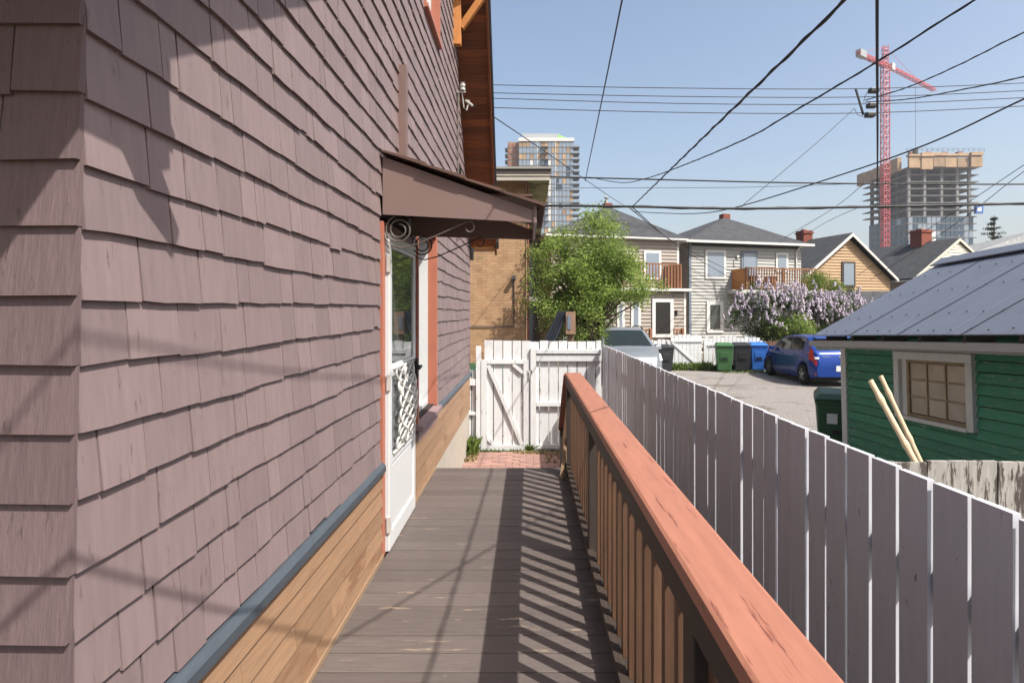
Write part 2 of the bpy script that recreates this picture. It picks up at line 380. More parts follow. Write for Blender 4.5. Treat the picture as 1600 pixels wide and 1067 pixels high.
# screen door
D = MB().box(WX+.005,WX+.03,3.655,4.5,DK+.01,.50).build('door','vinyl',H)
dy0, dy1 = 3.655, 4.50
fx = WX+.034
fr = MB()
fr.box(WX+.03,fx+.012,dy0,dy0+.07,DK+.01,.50); fr.box(WX+.03,fx+.012,dy1-.07,dy1,DK+.01,.50)
fr.box(WX+.03,fx+.012,dy0+.07,dy1-.07,.42,.50); fr.box(WX+.03,fx+.012,dy0+.07,dy1-.07,-.42,-.34); fr.box(WX+.03,fx+.012,dy0+.07,dy1-.07,DK+.01,DK+.12); fr.box(WX+.03,fx+.012,dy0+.07,dy1-.07,-.98,-.93)
fr.build('frame','vinyl',D,bevel=.003)
MB().box(WX+.03,WX+.036,dy0+.07,dy1-.07,-.34,.42).build('glass_pane','pane',D)
MB().box(WX+.03,WX+.035,dy0+.07,dy1-.07,-.93,-.42).build('screen_panel','screen_pane',D)
MB().box(WX+.03,WX+.037,dy0+.1,dy1-.1,DK+.14,-1.0).build('kick_panel','vinyl',D,bevel=.003)
MB().tube([(WX+.046,dy0+.07,.42),(WX+.05,dy1-.07,.42)],.012).build('closer_rail','alu',D)
# wrought grille: bowed aluminium scrolls
def ribbon(mb, pts, r=.008): mb.tube(pts, r, 6)
mb = MB()
gy0, gy1, gz0, gz1 = dy0+.09, dy1-.09, -.92, -.37
ribbon(mb,[(WX+.05,gy0,gz0),(WX+.05,gy1,gz0)],.012); ribbon(mb,[(WX+.05,gy0,gz1),(WX+.05,gy1,gz1)],.012)
gw = gy1-gy0; gh = gz1-gz0
for s in (0,1):
    for ph in (0,.33,.66):
        pts = []
        for i in range(25):
            t = i/24; yv = gy0+gw*(.5+(.42*sin(pi*2*(t+ph)))*(1 if s else -1)); pts.append((WX+.05+.035*sin(pi*t),yv,gz0+gh*t))
        ribbon(mb, pts, .009)
for c in ((.25,.3),(.75,.3),(.25,.7),(.75,.7),(.5,.5),(.5,.12),(.5,.88)):
    pts = []
    for i in range(22):
        t = i/21*3.4*pi; r = .085*(1-i/30); pts.append((WX+.065,gy0+gw*c[0]+r*cos(t),gz0+gh*c[1]+r*sin(t)))
    ribbon(mb, pts, .008)
mb.build('grille','alu',D,smooth=True)
mb = MB(); mb.box(WX+.04,WX+.075,dy1-.06,dy1-.03,-.52,-.36); mb.tube([(WX+.06,dy1-.045,-.42),(WX+.1,dy1-.045,-.42),(WX+.1,dy1-.14,-.43)],.011); mb.build('handle','black',D)
for zz in (-1.35,-.45,.3): MB().box(WX+.03,WX+.052,dy0-.012,dy0+.012,zz-.05,zz+.05).build('hinge','alu',D)
MB().box(WX+.0,WX+.022,3.588,3.648,DK,.565).build('door_casing','orange',H,bevel=.002)
MB().box(WX+.0,WX+.034,4.507,4.55,DK,.565).build('door_casing','mauve_trim',H,bevel=.002)
MB().box(WX+.0,WX+.034,3.65,4.505,.505,.565).build('door_head','brown_trim',H)
# recessed windows
def window(y0,y1,z0,z1,sill=True):
    Wn = MB().box(WX-.165,WX-.15,y0,y1,z0,z1).build('window','interior',H)
    m = MB()
    for a,b in ((y0,y0+.035),(y1-.035,y1)): m.box(WX-.148,WX-.055,a,b,z0,z1)
    m.box(WX-.148,WX-.055,y0+.035,y1-.035,z0,z0+.035); m.box(WX-.148,WX-.055,y0+.035,y1-.035,z1-.035,z1)
    m.build('frame','vinyl',Wn)
    m = MB()
    for a,b in ((y0-.028,y0+.012),(y1-.012,y1+.05)): m.box(WX-.053,WX+.030,a,b,z0-.01,z1+.03)
    m.box(WX-.053,WX+.03,y0+.013,y1-.013,z1-.012,z1+.03)
    m.build('casing','orange',Wn)
    MB().box(WX-.147,WX-.14,y0+.036,y1-.036,z0+.036,z1-.036).build('pane','pane',Wn)
    if sill:
        MB().prism([(WX-.05,z0-.005),(WX+.075,z0-.03),(WX+.075,z0-.065),(WX-.05,z0-.065)],'y',y0-.06,y1+.07).build('sill','mauve_trim',Wn)
        MB().box(WX+.0,WX+.035,y0-.03,y1+.04,z0-.16,z0-.066).build('apron','mauve_trim',Wn)
    else: MB().box(WX-.05,WX+.05,y0-.03,y1+.05,z0-.045,z0-.011).build('sill','orange',Wn)
window(4.72,5.65,-.90,.73)
window(5.08,5.84,2.72,4.3,False)
# vertical board, conduit, service insulator
MB().box(WX+.006,WX+.065,4.06,4.13,1.0,1.74).build('batten','brown_trim',H)
mb = MB(); mb.tube([(WX+.035,7.35,.9),(WX+.035,7.35,2.78)],.011); mb.build('conduit','iron',H)
mb = MB(); mb.lathe([(.0,0),(.035,0),(.035,.03),(.02,.035),(.035,.05),(.035,.08),(.02,.085),(.03,.1),(0,.1)],(WX+.09,7.35,2.82),(0,0,1),12); mb.tube([(WX,7.35,2.8),(WX+.13,7.35,2.8)],.012); mb.tube([(WX+.08,7.36,2.8),(WX+.1,7.4,2.62),(WX+.13,7.45,2.6),(WX+.16,7.47,2.74)],.009); mb.tube([(WX+.12,7.42,2.72),(WX+.2,7.5,2.68)],.02); mb.build('insulator','alu',H)
# roof: rake overhang with plank soffit
XO = WX+.425
def slope_pts(y0,y1,zf): return (y0,zf(y0)),(y1,zf(y1))
n = 0
y = 9.2
dirv = Vector((0,-1,SL)).normalized()
while y > 5.2:
    a = Vector((0,y,zfar(y)+.02)); b = a+dirv*.098
    nrm = Vector((0,SL,1)).normalized()*.02
    MB().hexa([(WX-.0,a.y,a.z),(XO-.03,a.y,a.z),(XO-.03,b.y,b.z),(WX,b.y,b.z),(WX,a.y+nrm.y,a.z+nrm.z),(XO-.03,a.y+nrm.y,a.z+nrm.z),(XO-.03,b.y+nrm.y,b.z+nrm.z),(WX,b.y+nrm.y,b.z+nrm.z)]).build('soffit_board','soffit',H)
    y = (a+dirv*.101).y
yr = (RIDGE-2.39+SL*2.3)/SL; 
yr = (2.04+SL*8.46-2.39+SL*2.3)/(2*SL); zr = zfar(yr)
prof = [(9.25,zfar(9.25)+.05),(yr,zr+.05),(2.3,2.39+.05),(.3,znear(.3)+.05)]
prof2 = [(p[0],p[1]+.14) for p in prof]
mb = MB(); mb.prism(prof+prof2[::-1],'x',-7.5,XO+.02); fixn(mb.build('roof','asphalt_roof',H))
mb = MB(); mb.prism([(9.25,zfar(9.25)-.05),(yr,zr-.05),(yr,zr+.16),(9.25,zfar(9.25)+.16)],'x',XO-.03,XO); fixn(mb.build('barge_board','soffit',H))
mb = MB(); mb.prism([(9.27,zfar(9.27)+.1),(yr,zr+.16),(yr,zr+.24),(9.27,zfar(9.27)+.18)],'x',XO,XO+.03); fixn(mb.build('drip_edge','iron_dark',H))
# near barge board and porch bracket (profile whose shadow falls on the wall)
def wallpt(px,py):
    Y = -.905*F/(px-VX); return (Y-.863*.42, (VY-py)/F*Y+1.69*.42)
shp = [(511,0),(450,28),(394,54),(342,75),(281,98.5),(273.3,101),(273.3,272),(260,277),(267,300),(286,370),(283.6,389),(276.6,408),(225,323.5),(201.6,253),(197,244),(131,211)]
pl = [wallpt(*p) for p in shp]
pl += [(.5,pl[-1][1]-.02),(.3,1.1),(.3,1.3),(1.15,1.72),(2.3,2.5),(3.3,3.9),(3.0,3.0)]
top = pl[0]
pl = [(3.3,3.42)]+pl[:16]+[(.3,pl[15][1]-.03),(.3,1.32),(1.15,1.73),(2.3,2.5),(3.3,3.9)]
mb = MB(); mb.prism(pl,'x',XO-.03,XO+.0); fixn(mb.build('barge_board','soffit',H))
mb = MB(); mb.box(-4,XO-.031,.3,Y0-.03,1.06,1.09); mb.build('porch_ceiling','soffit',H)
# timber brackets under the far rake
MB().box(WX+.001,WX+.1,7.06,7.15,3.28,3.93).build('bracket_post','timber',H,bevel=.004)
MB().bar((WX+.1,7.11,3.5),(XO-.06,7.08,3.86),.075,.075,(0,1,0)).build('bracket_brace','timber',H)
MB().box(WX+.0,XO-.031,7.03,7.13,3.88,3.98).build('bracket_arm','timber',H)
# far eave end
Ev = MB().box(WX+.0,-.52,9.2,9.62,1.0,1.22).build('eave_return','timber',H)
mb = MB(); mb.prism([(9.17,1.08),(9.195,1.08),(9.195,1.13),(9.17,1.13)],'x',WX,-.5); mb.tube([(-.52,9.19,1.2),(-.49,9.15,1.1),(-.52,9.17,1.02)],.022); mb.build('gutter','black',H)
mb = MB(); mb.tube([(WX+.06,9.05,.98),(WX+.05,9.0,.9),(WX+.05,9.0,.8)],.03); mb.build('eave_fitting','black',H)
mb = MB()
for i,(a,b) in enumerate((((7.5,1.9),(9.15,.92)),((7.42,1.85),(9.15,.88)))):
    mb.tube([(WX+.035,a[0]+(b[0]-a[0])*t,a[1]+(b[1]-a[1])*t-.12*sin(pi*t)) for t in [j/10 for j in range(11)]],.012)
mb.build('service_cable','wire',H)
# awning
A = MB().hexa([(WX+.02,3.585,.605),(.035,3.585,.556),(.035,3.6,.556),(WX+.02,3.6,.605),(WX+.02,3.585,.965),(.035,3.585,.63),(.035,3.6,.63),(WX+.02,3.6,.965)]).build('awning','awning_brown',H)
MB().hexa([(WX+.02,4.455,.585),(.035,4.455,.556),(.035,4.47,.556),(WX+.02,4.47,.585),(WX+.02,4.455,.965),(.035,4.455,.63),(.035,4.47,.63),(WX+.02,4.47,.965)]).build('side_panel','awning_brown',A)
MB().box(.035,.055,3.575,4.48,.552,.665).build('front_fascia','awning_brown',A)
MB().box(WX+.02,.03,3.6,4.455,.72,.735).build('ceiling_panel','awning_roof',A)
for i in range(4):
    t0 = 1-i/4; t1 = 1-(i+1)/4
    xa, xb = WX+.02+(.98)*(1-t0), WX+.02+.98*(1-t1)+.03
    za = .97-(.97-.635)*(1-t0)+.018; zb_ = .97-(.97-.635)*(1-t1)+.012
    o_ = .02*(i % 2)*.3
    MB().hexa([(xa,3.545-o_,za),(xb,3.545-o_,zb_),(xb,4.51,zb_),(xa,4.51,za),(xa,3.545-o_,za+.012),(xb,3.545-o_,zb_+.022),(xb,4.51,zb_+.022),(xa,4.51,za+.012)]).build('roof_sheet','awning_roof',A)
def scroll(yp):
    mb = MB(); x0 = WX+.03
    pts = []
    for i in range(46):
        t = i/45; a = -.4*pi+3.9*pi*t; r = .088*(1-.62*t); pts.append((x0+.085+r*cos(a+pi),yp,.515+r*sin(a+pi)))
    mb.tube(pts,.005,6)
    a = [(x0-.005,yp,.50),(x0+.0,yp,.455),(x0+.04,yp,.415),(x0+.10,yp,.40),(x0+.2,yp,.425),(x0+.36,yp,.495),(x0+.50,yp,.560)]
    for i in range(14):
        t = i/13*1.45*pi; r = .04*(1-i/34); a.append((x0+.525+r*sin(t)*.9,yp,.53+r*cos(t)))
    mb.tube(a,.0045,6)
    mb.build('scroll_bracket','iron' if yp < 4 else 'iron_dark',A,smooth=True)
scroll(3.62); scroll(4.44)
# dark end cable fitting on the awning
MB().tube([(.06,3.7,.66),(.09,3.72,.69)],.012).build('cable_hook','black',A)

# ================================================================ deck
DT = thing('deck','raised brown plank deck with worn paint along the house','deck',(0,2,G))
y = -1.6
while y < 5.56:
    MB().box(WX+.031 if y < 5.6 else WX,.66,y+.0035,y+.136,DK-.036,DK+R(-.0015,.0015)).build('deck_board','deck',DT,bevel=.003)
    y += .1395
MB().box(WX+.04,.64,5.5,5.56,DK-.3,DK-.037).build('rim_joist','rail_dark',DT)
MB().box(.58,.64,-1.6,5.5,DK-.25,DK-.037).build('side_joist','rail_dark',DT)
for yy in (0,2.7,5.3): MB().box(.5,.58,yy,yy+.09,G,DK-.25).build('support_post','rail_dark',DT)
ST = thing('steps','wooden steps going down from the far end of the deck','steps',(0,6,G))
for i in range(3):
    MB().box(-.85,.55,5.58+i*.28,5.88+i*.28,DK-.2-i*.16,DK-.16-i*.16).build('tread','deck',ST)
for xx in (-.85,.51): MB().prism([(5.57,DK-.21),(6.45,G),(6.2,G),(5.57,DK-.45)],'x',xx,xx+.04).build('stringer','rail_dark',ST)
# railing
RT = thing('railing','wooden deck railing with salmon orange cap and brown balusters','railing',(.42,2,DK))
HR = -.578
for a,b in ((-1.5,3.44),(3.443,5.46)):
    m = MB(); n_ = 24
    for i in range(n_):
        pass
    m.prism([(.347,HR-.030),(.353,HR-.004),(.362,HR),(.488,HR),(.497,HR-.004),(.502,HR-.030),(.498,HR-.038),(.352,HR-.038)],'y',a,b)
    fixn(m.build('cap_rail','cap_orange',RT))
MB().box(.352,.388,-1.5,5.44,HR-.108,HR-.040).build('top_rail','rail_dark',RT)
MB().box(.352,.388,-1.5,5.44,DK+.085,DK+.120).build('bottom_rail','rail_dark',RT)
MB().box(.3885,.45,-1.5,5.44,DK+.075,DK+.108).build('bottom_plate','rail_dark',RT)
posts = (-.9,1.26,3.42,5.38)
for yy in posts: MB().box(.362,.45,yy,yy+.088,DK-.2,HR-.040).build('post','rail_dark',RT,bevel=.004)
y = -1.4
while y < 5.36:
    if not any(p-.04 < y < p+.09 for p in posts):
        MB().box(.39,.428,y,y+.038,DK+.108,HR-.04).build('baluster','rail_brown',RT,bevel=.002)
    y += .145
SR = thing('stair_rail','sloping stair handrail with orange cap beyond the deck end','handrail',(.4,6,G))
m = MB(); m.bar((.40,5.47,HR-.02),(.40,6.5,HR-.74),.12,.036,(0,0,1)); m.build('cap_rail','cap_orange',SR)
MB().bar((.40,5.47,DK+.1),(.40,6.5,DK-.6),.04,.08).build('bottom_rail','rail_dark',SR)
MB().box(.36,.45,6.44,6.53,G,HR-.74).build('post','rail_dark',SR)
for i in range(6):
    yy = 5.6+i*.145; MB().box(.385,.42,yy,yy+.036,DK+.06-(yy-5.47)*.68,HR-.06-(yy-5.47)*.7).build('baluster','rail_brown',SR)
MB().bar((.31,5.3,DK-.02),(.37,5.44,DK+.33),.03,.05).build('kicker','cedar_pale',SR)

# ================================================================ white picket fence along the deck
FT = thing('picket_fence','long grey white board fence beside the deck railing, shaded face','fence',(1.17,5,G))
y = .2; i = 0
while y < 8.92:
    zt = -.475-.004*(y)+R(-.0035,.003)
    x0 = 1.15+R(-.004,.004)
    w_ = .131+R(-.006,.003)
    tl = R(-.003,.003)
    MB().hexa([(x0,y,G+.05),(x0+.02,y,G+.05),(x0+.02,y+w_,G+.05),(x0,y+w_,G+.05),(x0+tl,y+tl,zt),(x0+.02+tl,y+tl,zt),(x0+.02+tl,y+w_+tl,zt-.003),(x0+tl,y+w_+tl,zt-.003)]).build('picket','picket',FT)
    y += .1455; i += 1
for zz in (-.72,-1.9): MB().box(1.176,1.214,.2,8.95,zz-.09,zz).build('rail','white_worn',FT)
for yy in (.9,3.3,5.7,8.1): MB().box(1.215,1.3,yy,yy+.09,G,-.56).build('post','white_worn',FT)

# ================================================================ gate end
GY = 9.0
GF = thing('gate_fence','white board fence panel with framed rails right of the gate','fence',(.6,GY,G))
def X9(px): return (px-VX)/F*GY
def Z9(py): return (VY-py)/F*GY
x = X9(829)
while x < 1.14:
    MB().box(x,min(x+.133,1.147),GY+.02,GY+.04,G+.05,Z9(533)+R(-.012,.008)).build('board','white_worn',GF)
    x += .147
for a,b,d in ((546,552,.05),(554,564,.03),(628,634,.04),(694,700,.04)): MB().box(X9(838),1.147,GY-d,GY+.019,Z9(b),Z9(a)).build('rail','white_worn',GF)
MB().box(X9(829),X9(837.5),GY-.05,GY+.019,G,Z9(544)).build('post','white_worn',GF)
MB().box(X9(838),1.147,GY-.02,GY+.019,G+.02,Z9(701)).build('kick_board','white_worn',GF)
GT = thing('gate','white wooden garden gate with diagonal brace and square frame','gate',(-.35,GY,G))
x = X9(757)
while x < X9(822):
    MB().box(x,x+.133,GY+.0,GY+.02,G+.06,Z9(532)+R(-.01,.006)).build('board','white_worn',GT)
    x += .1465
for a,b in ((752,761),(818,826)): MB().box(X9(a),X9(b),GY-.04,GY-.001,Z9(703),Z9(562)).build('frame_stile','white_worn',GT)
for a,b in ((562,568),(695,703)): MB().box(X9(761.2),X9(817.8),GY-.04,GY-.001,Z9(b),Z9(a)).build('frame_rail','white_worn',GT)
MB().bar((X9(763),GY-.02,Z9(570)),(X9(816),GY-.02,Z9(694)),.038,.06,(0,0,1)).build('brace','white_worn',GT)
MB().bar((X9(802),GY-.02,Z9(569)),(X9(817),GY-.02,Z9(582)),.036,.05).build('corner_brace','white_worn',GT)
MB().bar((X9(762),GY-.02,Z9(684)),(X9(772),GY-.02,Z9(694)),.036,.05).build('corner_brace','white_worn',GT)
mb = MB(); mb.box(X9(824),X9(831),GY-.05,GY-.041,Z9(583),Z9(578)); mb.tube([(X9(827),GY-.06,Z9(580)),(X9(827),GY-.06,Z9(592))],.008); mb.build('latch','alu',GT)
LF = thing('side_fence','low white rail fence piece between house corner and gate','fence',(-.85,GY,G))
MB().box(X9(744),X9(751.5),GY-.03,GY+.06,G,Z9(541)).build('post','white_worn',LF)
for a,b in ((592,602),(643,648)): MB().box(X9(731),X9(743.8),GY-.02,GY+.02,Z9(b),Z9(a)).build('rail','white_worn',LF)
for px in (731,737.5): MB().box(X9(px),X9(px+5),GY+.021,GY+.04,G+.05,Z9(578)).build('board','white_worn',LF)

# ================================================================ wheelie bins
def cart(name, label, matname, loc, rz, s=1.0, lidmat=None, group='wheeled bins'):
    T = thing(name,label,'bin',loc,rz,group=group,local=True)
    w0,d0,w1,d1,h = .24*s,.27*s,.30*s,.35*s,.95*s
    z0 = .05*s
    m = MB(); m.hexa([(-w0,-d0,z0),(w0,-d0,z0),(w0,d0,z0),(-w0,d0,z0),(-w1,-d1,h),(w1,-d1,h),(w1,d1,h),(-w1,d1,h)]); b = m.build('body',matname,T,bevel=.03*s)
    MB().box(-w1-.012,w1+.012,-d1-.012,d1+.012,h-.06*s,h-.02*s).build('rim',matname,T,bevel=.01)
    m = MB(); m.hexa([(-w1-.02,-d1-.04,h+.003),(w1+.02,-d1-.04,h+.003),(w1+.02,d1+.03,h+.003),(-w1-.02,d1+.03,h+.003),(-w1*.8,-d1*.75,h+.075*s),(w1*.8,-d1*.75,h+.075*s),(w1*.85,d1*.9,h+.1*s),(-w1*.85,d1*.9,h+.1*s)]); m.build('lid',lidmat or matname,T,bevel=.015)
    m = MB()
    yf = lambda z: -d0-(d1-d0)*(z-z0)/(h-z0)
    m.hexa([(-w0*.62,yf(.42*s)-.02,.42*s),(w0*.62,yf(.42*s)-.02,.42*s),(w0*.62,yf(.42*s)+.02,.42*s),(-w0*.62,yf(.42*s)+.02,.42*s),(-w0*.68,yf(.72*s)-.012,.72*s),(w0*.68,yf(.72*s)-.012,.72*s),(w0*.68,yf(.72*s)+.02,.72*s),(-w0*.68,yf(.72*s)+.02,.72*s)]); m.build('front_panel',matname,T,bevel=.01)
    MB().box(-w0*.4,w0*.4,yf(.5*s)-.035,yf(.5*s)-.005,.47*s,.53*s).build('catch_bar','black',T)
    m = MB(); m.tube([(-w1*.7,d1+.06,h-.02),(w1*.7,d1+.06,h-.02)],.016); m.build('handle',matname,T)
    for sx in (-1,1):
        m = MB(); m.lathe([(0,-.03),(.1*s,-.03),(.115*s,0),(.1*s,.03),(0,.03)],(sx*(w0+.02),d0*.9,.115*s),(1,0,0),16); m.build('wheel','rubber',T)
    return T, yf
cart('wheelie_bin','green wheeled bin, leftmost of the three by the far white gate','bin_green',at(1131,0,21.0)*1+Vector((0,0,G)) if False else Vector(((1131-VX)/F*21.0,21.0,G)),radians(-14))
cart('wheelie_bin','black wheeled bin between the green and blue bins','bin_black',Vector(((1158-VX)/F*21.2,21.2,G)),radians(-12))
cart('wheelie_bin','bright blue wheeled bin beside the blue car','bin_blue',Vector(((1184-VX)/F*21.3,21.3,G)),radians(-12))
cart('wheelie_bin','small black bin beside the silver car mirror','bin_black',Vector(((1037-VX)/F*20.8,20.8,G)),radians(5),.95)
cart('wheelie_bin','dark green bin half hidden behind the gate post by the brick building','bin_dark_green',Vector((-.72,9.75,G)),0,1.22)
T, yf = cart('wheelie_bin','dark green bin with white label beside the green shed corner','bin_dark_green',Vector((4.47,8.3,G)),radians(-25),1.0)
MB().box(-.16,-.03,yf(.8)-.022,yf(.8)-.014,.62,.76).build('label_sticker','paper',T)

# ================================================================ green shed
SX, SY = 4.2, 7.6
SH = thing('green_shed','old green clapboard shed with grey metal roof and dusty window','shed',(SX,SY,G),rx=-.043,local=True)
# local: wall plane x=0 facing -x, y from 0 (far corner) to -5.2 (near); z from ground
HW = 1.80; LN = 5.4
wy0,wy1,wz0,wz1 = -2.27,-1.11,.95,1.685     # window outer
MB().box(.02,3.0,-LN,-.02,0,HW-.02).build('wall','interior',SH)
z = -.05; i = 0
while z < HW-.03:
    e = .105
    segs = [(-LN,0)]
    if z+e > wz0 and z < wz1: segs = [(-LN,wy0),(wy1,0)]
    for a,b in segs:
        m = MB(); dz = R(-.004,.004)
        m.hexa([(-.016,a,z+dz),(.02,a,z+dz),(.02,b,z+dz),(-.016,b,z+dz),(.008,a,z+e-.011),(.02,a,z+e-.011),(.02,b,z+e-.011),(.008,b,z+e-.011)]); m.build('siding_board','green_shed',SH)
    z += e
MB().hexa([(-.016,wy0,.895),(.02,wy0,.895),(.02,wy1,.895),(-.016,wy1,.895),(-.001,wy0,wz0-.013),(.02,wy0,wz0-.013),(.02,wy1,wz0-.013),(-.001,wy1,wz0-.013)]).build('siding_board','green_shed',SH)
for zz in range(17):
    MB().box(.021,3.0,.0,.02,zz*.105,zz*.105+.103).build('siding_board','green_shed',SH)
MB().box(-.025,.06,-.085,.03,0,HW+.02).build('corner_trim','shed_white',SH)
Wn = MB().box(.03,.04,wy0+.05,wy1-.05,wz0+.05,wz1-.05).build('window','interior',SH)
fw = .085
m = MB(); m.box(-.045,.02,wy0,wy0+fw,wz0,wz1-fw-.001); m.build('casing','shed_white',Wn,bevel=.003)
m = MB(); m.box(-.045,.02,wy1-fw,wy1,wz0,wz1-fw-.001); m.build('casing','shed_white',Wn,bevel=.003)
MB().box(-.048,.02,wy0,wy1,wz1-fw,wz1).build('casing','shed_white',Wn,bevel=.003)
MB().box(-.05,.02,wy0+fw,wy1-fw,wz0-.01,wz0+.03).build('sill','shed_white',Wn)
gy0,gy1,gz0,gz1 = wy0+fw,wy1-fw,wz0+.03,wz1-fw
m = MB(); m.box(-.012,.02,gy0,gy0+.04,gz0,gz1); m.box(-.012,.02,gy1-.13,gy1-.09,gz0,gz1); m.box(-.012,.02,gy0+.04,gy1-.13,gz0,gz0+.035); m.box(-.012,.02,gy0+.04,gy1-.13,gz1-.03,gz1); m.build('sash','sash',Wn)
MB().box(-.004,.019,gy1-.089,gy1,gz0,gz1).build('side_board','shed_white',Wn)
cy = [gy0+.04+(gy1-.13-gy0-.04)*i/3 for i in range(4)]; cz = [gz0+.035+(gz1-.03-gz0-.035)*i/3 for i in range(4)]
for i in range(3):
    for j in range(3): MB().box(.004,.01,cy[i]+.008,cy[i+1]-.008,cz[j]+.008,cz[j+1]-.008).build('pane','dusty_pane',Wn)
for i in (1,2): MB().box(-.008,.018,cy[i]-.009,cy[i]+.009,cz[0],cz[3]).build('muntin','sash',Wn); MB().box(-.0065,.0165,cy[0],cy[3],cz[i]-.009,cz[i]+.009).build('muntin','sash',Wn)
# roof: ribbed sheets
RX0,RZ0,RX1,RZ1 = -.30,HW+.07,1.5,HW+1.075
sd = Vector((RX1-RX0,0,RZ1-RZ0)); Ls = sd.length; sd.normalize(); sn = Vector((-sd.z,0,sd.x))
def sheet(ya,yb):
    m = MB(); prof = []; y = ya
    nr = int((yb-ya)/.02)
    for i in range(nr+1):
        yy = ya+(yb-ya)*i/nr; ph = ((yy-ya) % .225)/.225
        h = .006 if ph < .09 else (.002 if .5 < ph < .58 else 0)
        prof.append((yy,h))
    for side in (0,):
        vs = []
        for yy,h in prof:
            p = Vector((RX0,yy,RZ0))+sn*h; q = p+sd*Ls; vs += [p,q]
        m.add(vs,[(2*i,2*i+2,2*i+3,2*i+1) for i in range(len(prof)-1)])
        vs2 = [Vector(v)-sn*.012 for v in vs]
        m.add(vs2,[(2*i+1,2*i+3,2*i+2,2*i) for i in range(len(prof)-1)])
        k2 = len(prof)
        m.add([v for pr in [(vs[2*i],vs2[2*i]) for i in range(k2)] for v in pr],[(2*i,2*i+1,2*i+3,2*i+2) for i in range(k2-1)])
    return m
yy = .2
for i in range(6): sheet(yy-.9,yy-.0).build('roof_sheet','metal_roof',SH); yy -= .902
m = MB(); m.prism([(RX1,RZ1-.02),(2*RX1-RX0,RZ0-.02),(2*RX1-RX0,RZ0),(RX1,RZ1)],'y',-LN-.1,.2); m.build('back_roof','metal_roof',SH)
m = MB(); m.prism([(RX1-.16,RZ1-.06),(RX1,RZ1+.035),(RX1+.16,RZ1-.06),(RX1+.16,RZ1-.045),(RX1,RZ1+.055),(RX1-.16,RZ1-.045)],'y',-LN-.1,.22); fixn(m.build('ridge_cap','metal_roof',SH))
m = MB()
for r_ in (.06,.42,1.05,1.6):
    for j in range(24):
        p = Vector((RX0,.16-j*.225,RZ0))+sd*(r_+R(-.02,.02))+sn*.012; m.lathe([(0,.012),(.007,.010),(.009,0)],p,sn,6)
m.build('roof_screws','black',SH,kind='stuff')
MB().prism([(0,HW-.02),(1.5,HW+.95),(3.0,HW-.02)],'y',-.02,.0).build('gable_wall','green_shed',SH)
# rafters ends and gutter
for j in range(9): MB().box(-.26,.0,-.1-j*.6,-.06-j*.6,HW-.02,HW+.055).build('rafter_tail','rail_dark',SH)
m = MB(); m.prism([(-.36,HW-.005),(-.36,HW-.075),(-.26,HW-.085),(-.26,HW-.01),(-.268,HW-.01),(-.268,HW-.075),(-.352,HW-.068),(-.352,HW-.005)],'y',-LN,.2); fixn(m.build('gutter','gutter_grey',SH))
MB().box(-.258,-.24,-LN,.2,HW-.10,HW+.0).build('fascia','gutter_grey',SH)
# bamboo poles
def pole(label, a, b, r):
    a = Vector(a); b = Vector(b); n_ = 40; L_ = (b-a).length; pts = []; rs = []
    nodes = [.07,.27,.5,.74,.93]
    for i in range(n_+1):
        t = i/n_; pts.append(a+(b-a)*t+Vector((0,0,.006*sin(t*7)))); rs.append(r*(1-.12*t)*(1.32 if any(abs(t-k) < .013 for k in nodes) else 1))
    tag(MB().tube(pts,rs,10).build('bamboo_pole','bamboo',smooth=False),label,'pole','bamboo poles')
def down(p, q, zg):   # extend p->q until z
    p = Vector(p); q = Vector(q); t = (zg-p.z)/(q.z-p.z); return p+(q-p)*t
p1a, p1b = at(1360,595,4.25), at(1440,738,3.95); p2a, p2b = at(1376,588,4.4), at(1446,736,4.1)
pole('pale bamboo pole leaning behind the fence, lower thicker one', down(p1a,p1b,G), p1a, .021)
pole('pale bamboo pole leaning behind the fence, taller thinner one with knots', down(p2a,p2b,G), p2a, .018)
# weathered board fence
WF = thing('weathered_fence','weathered peeling white plank fence in front of the green shed','fence',(2.8,3.5,G))
x = 1.34
while x < 4.1:
    w_ = R(.17,.26); MB().box(x,x+w_-.006,3.5+R(-.006,.006),3.525,G,-.905+R(-.012,.006)-.004*(x-2)).build('plank','weathered',WF); x += w_
MB().box(1.34,4.1,3.53,3.57,-1.2,-1.1).build('rail','weathered',WF)

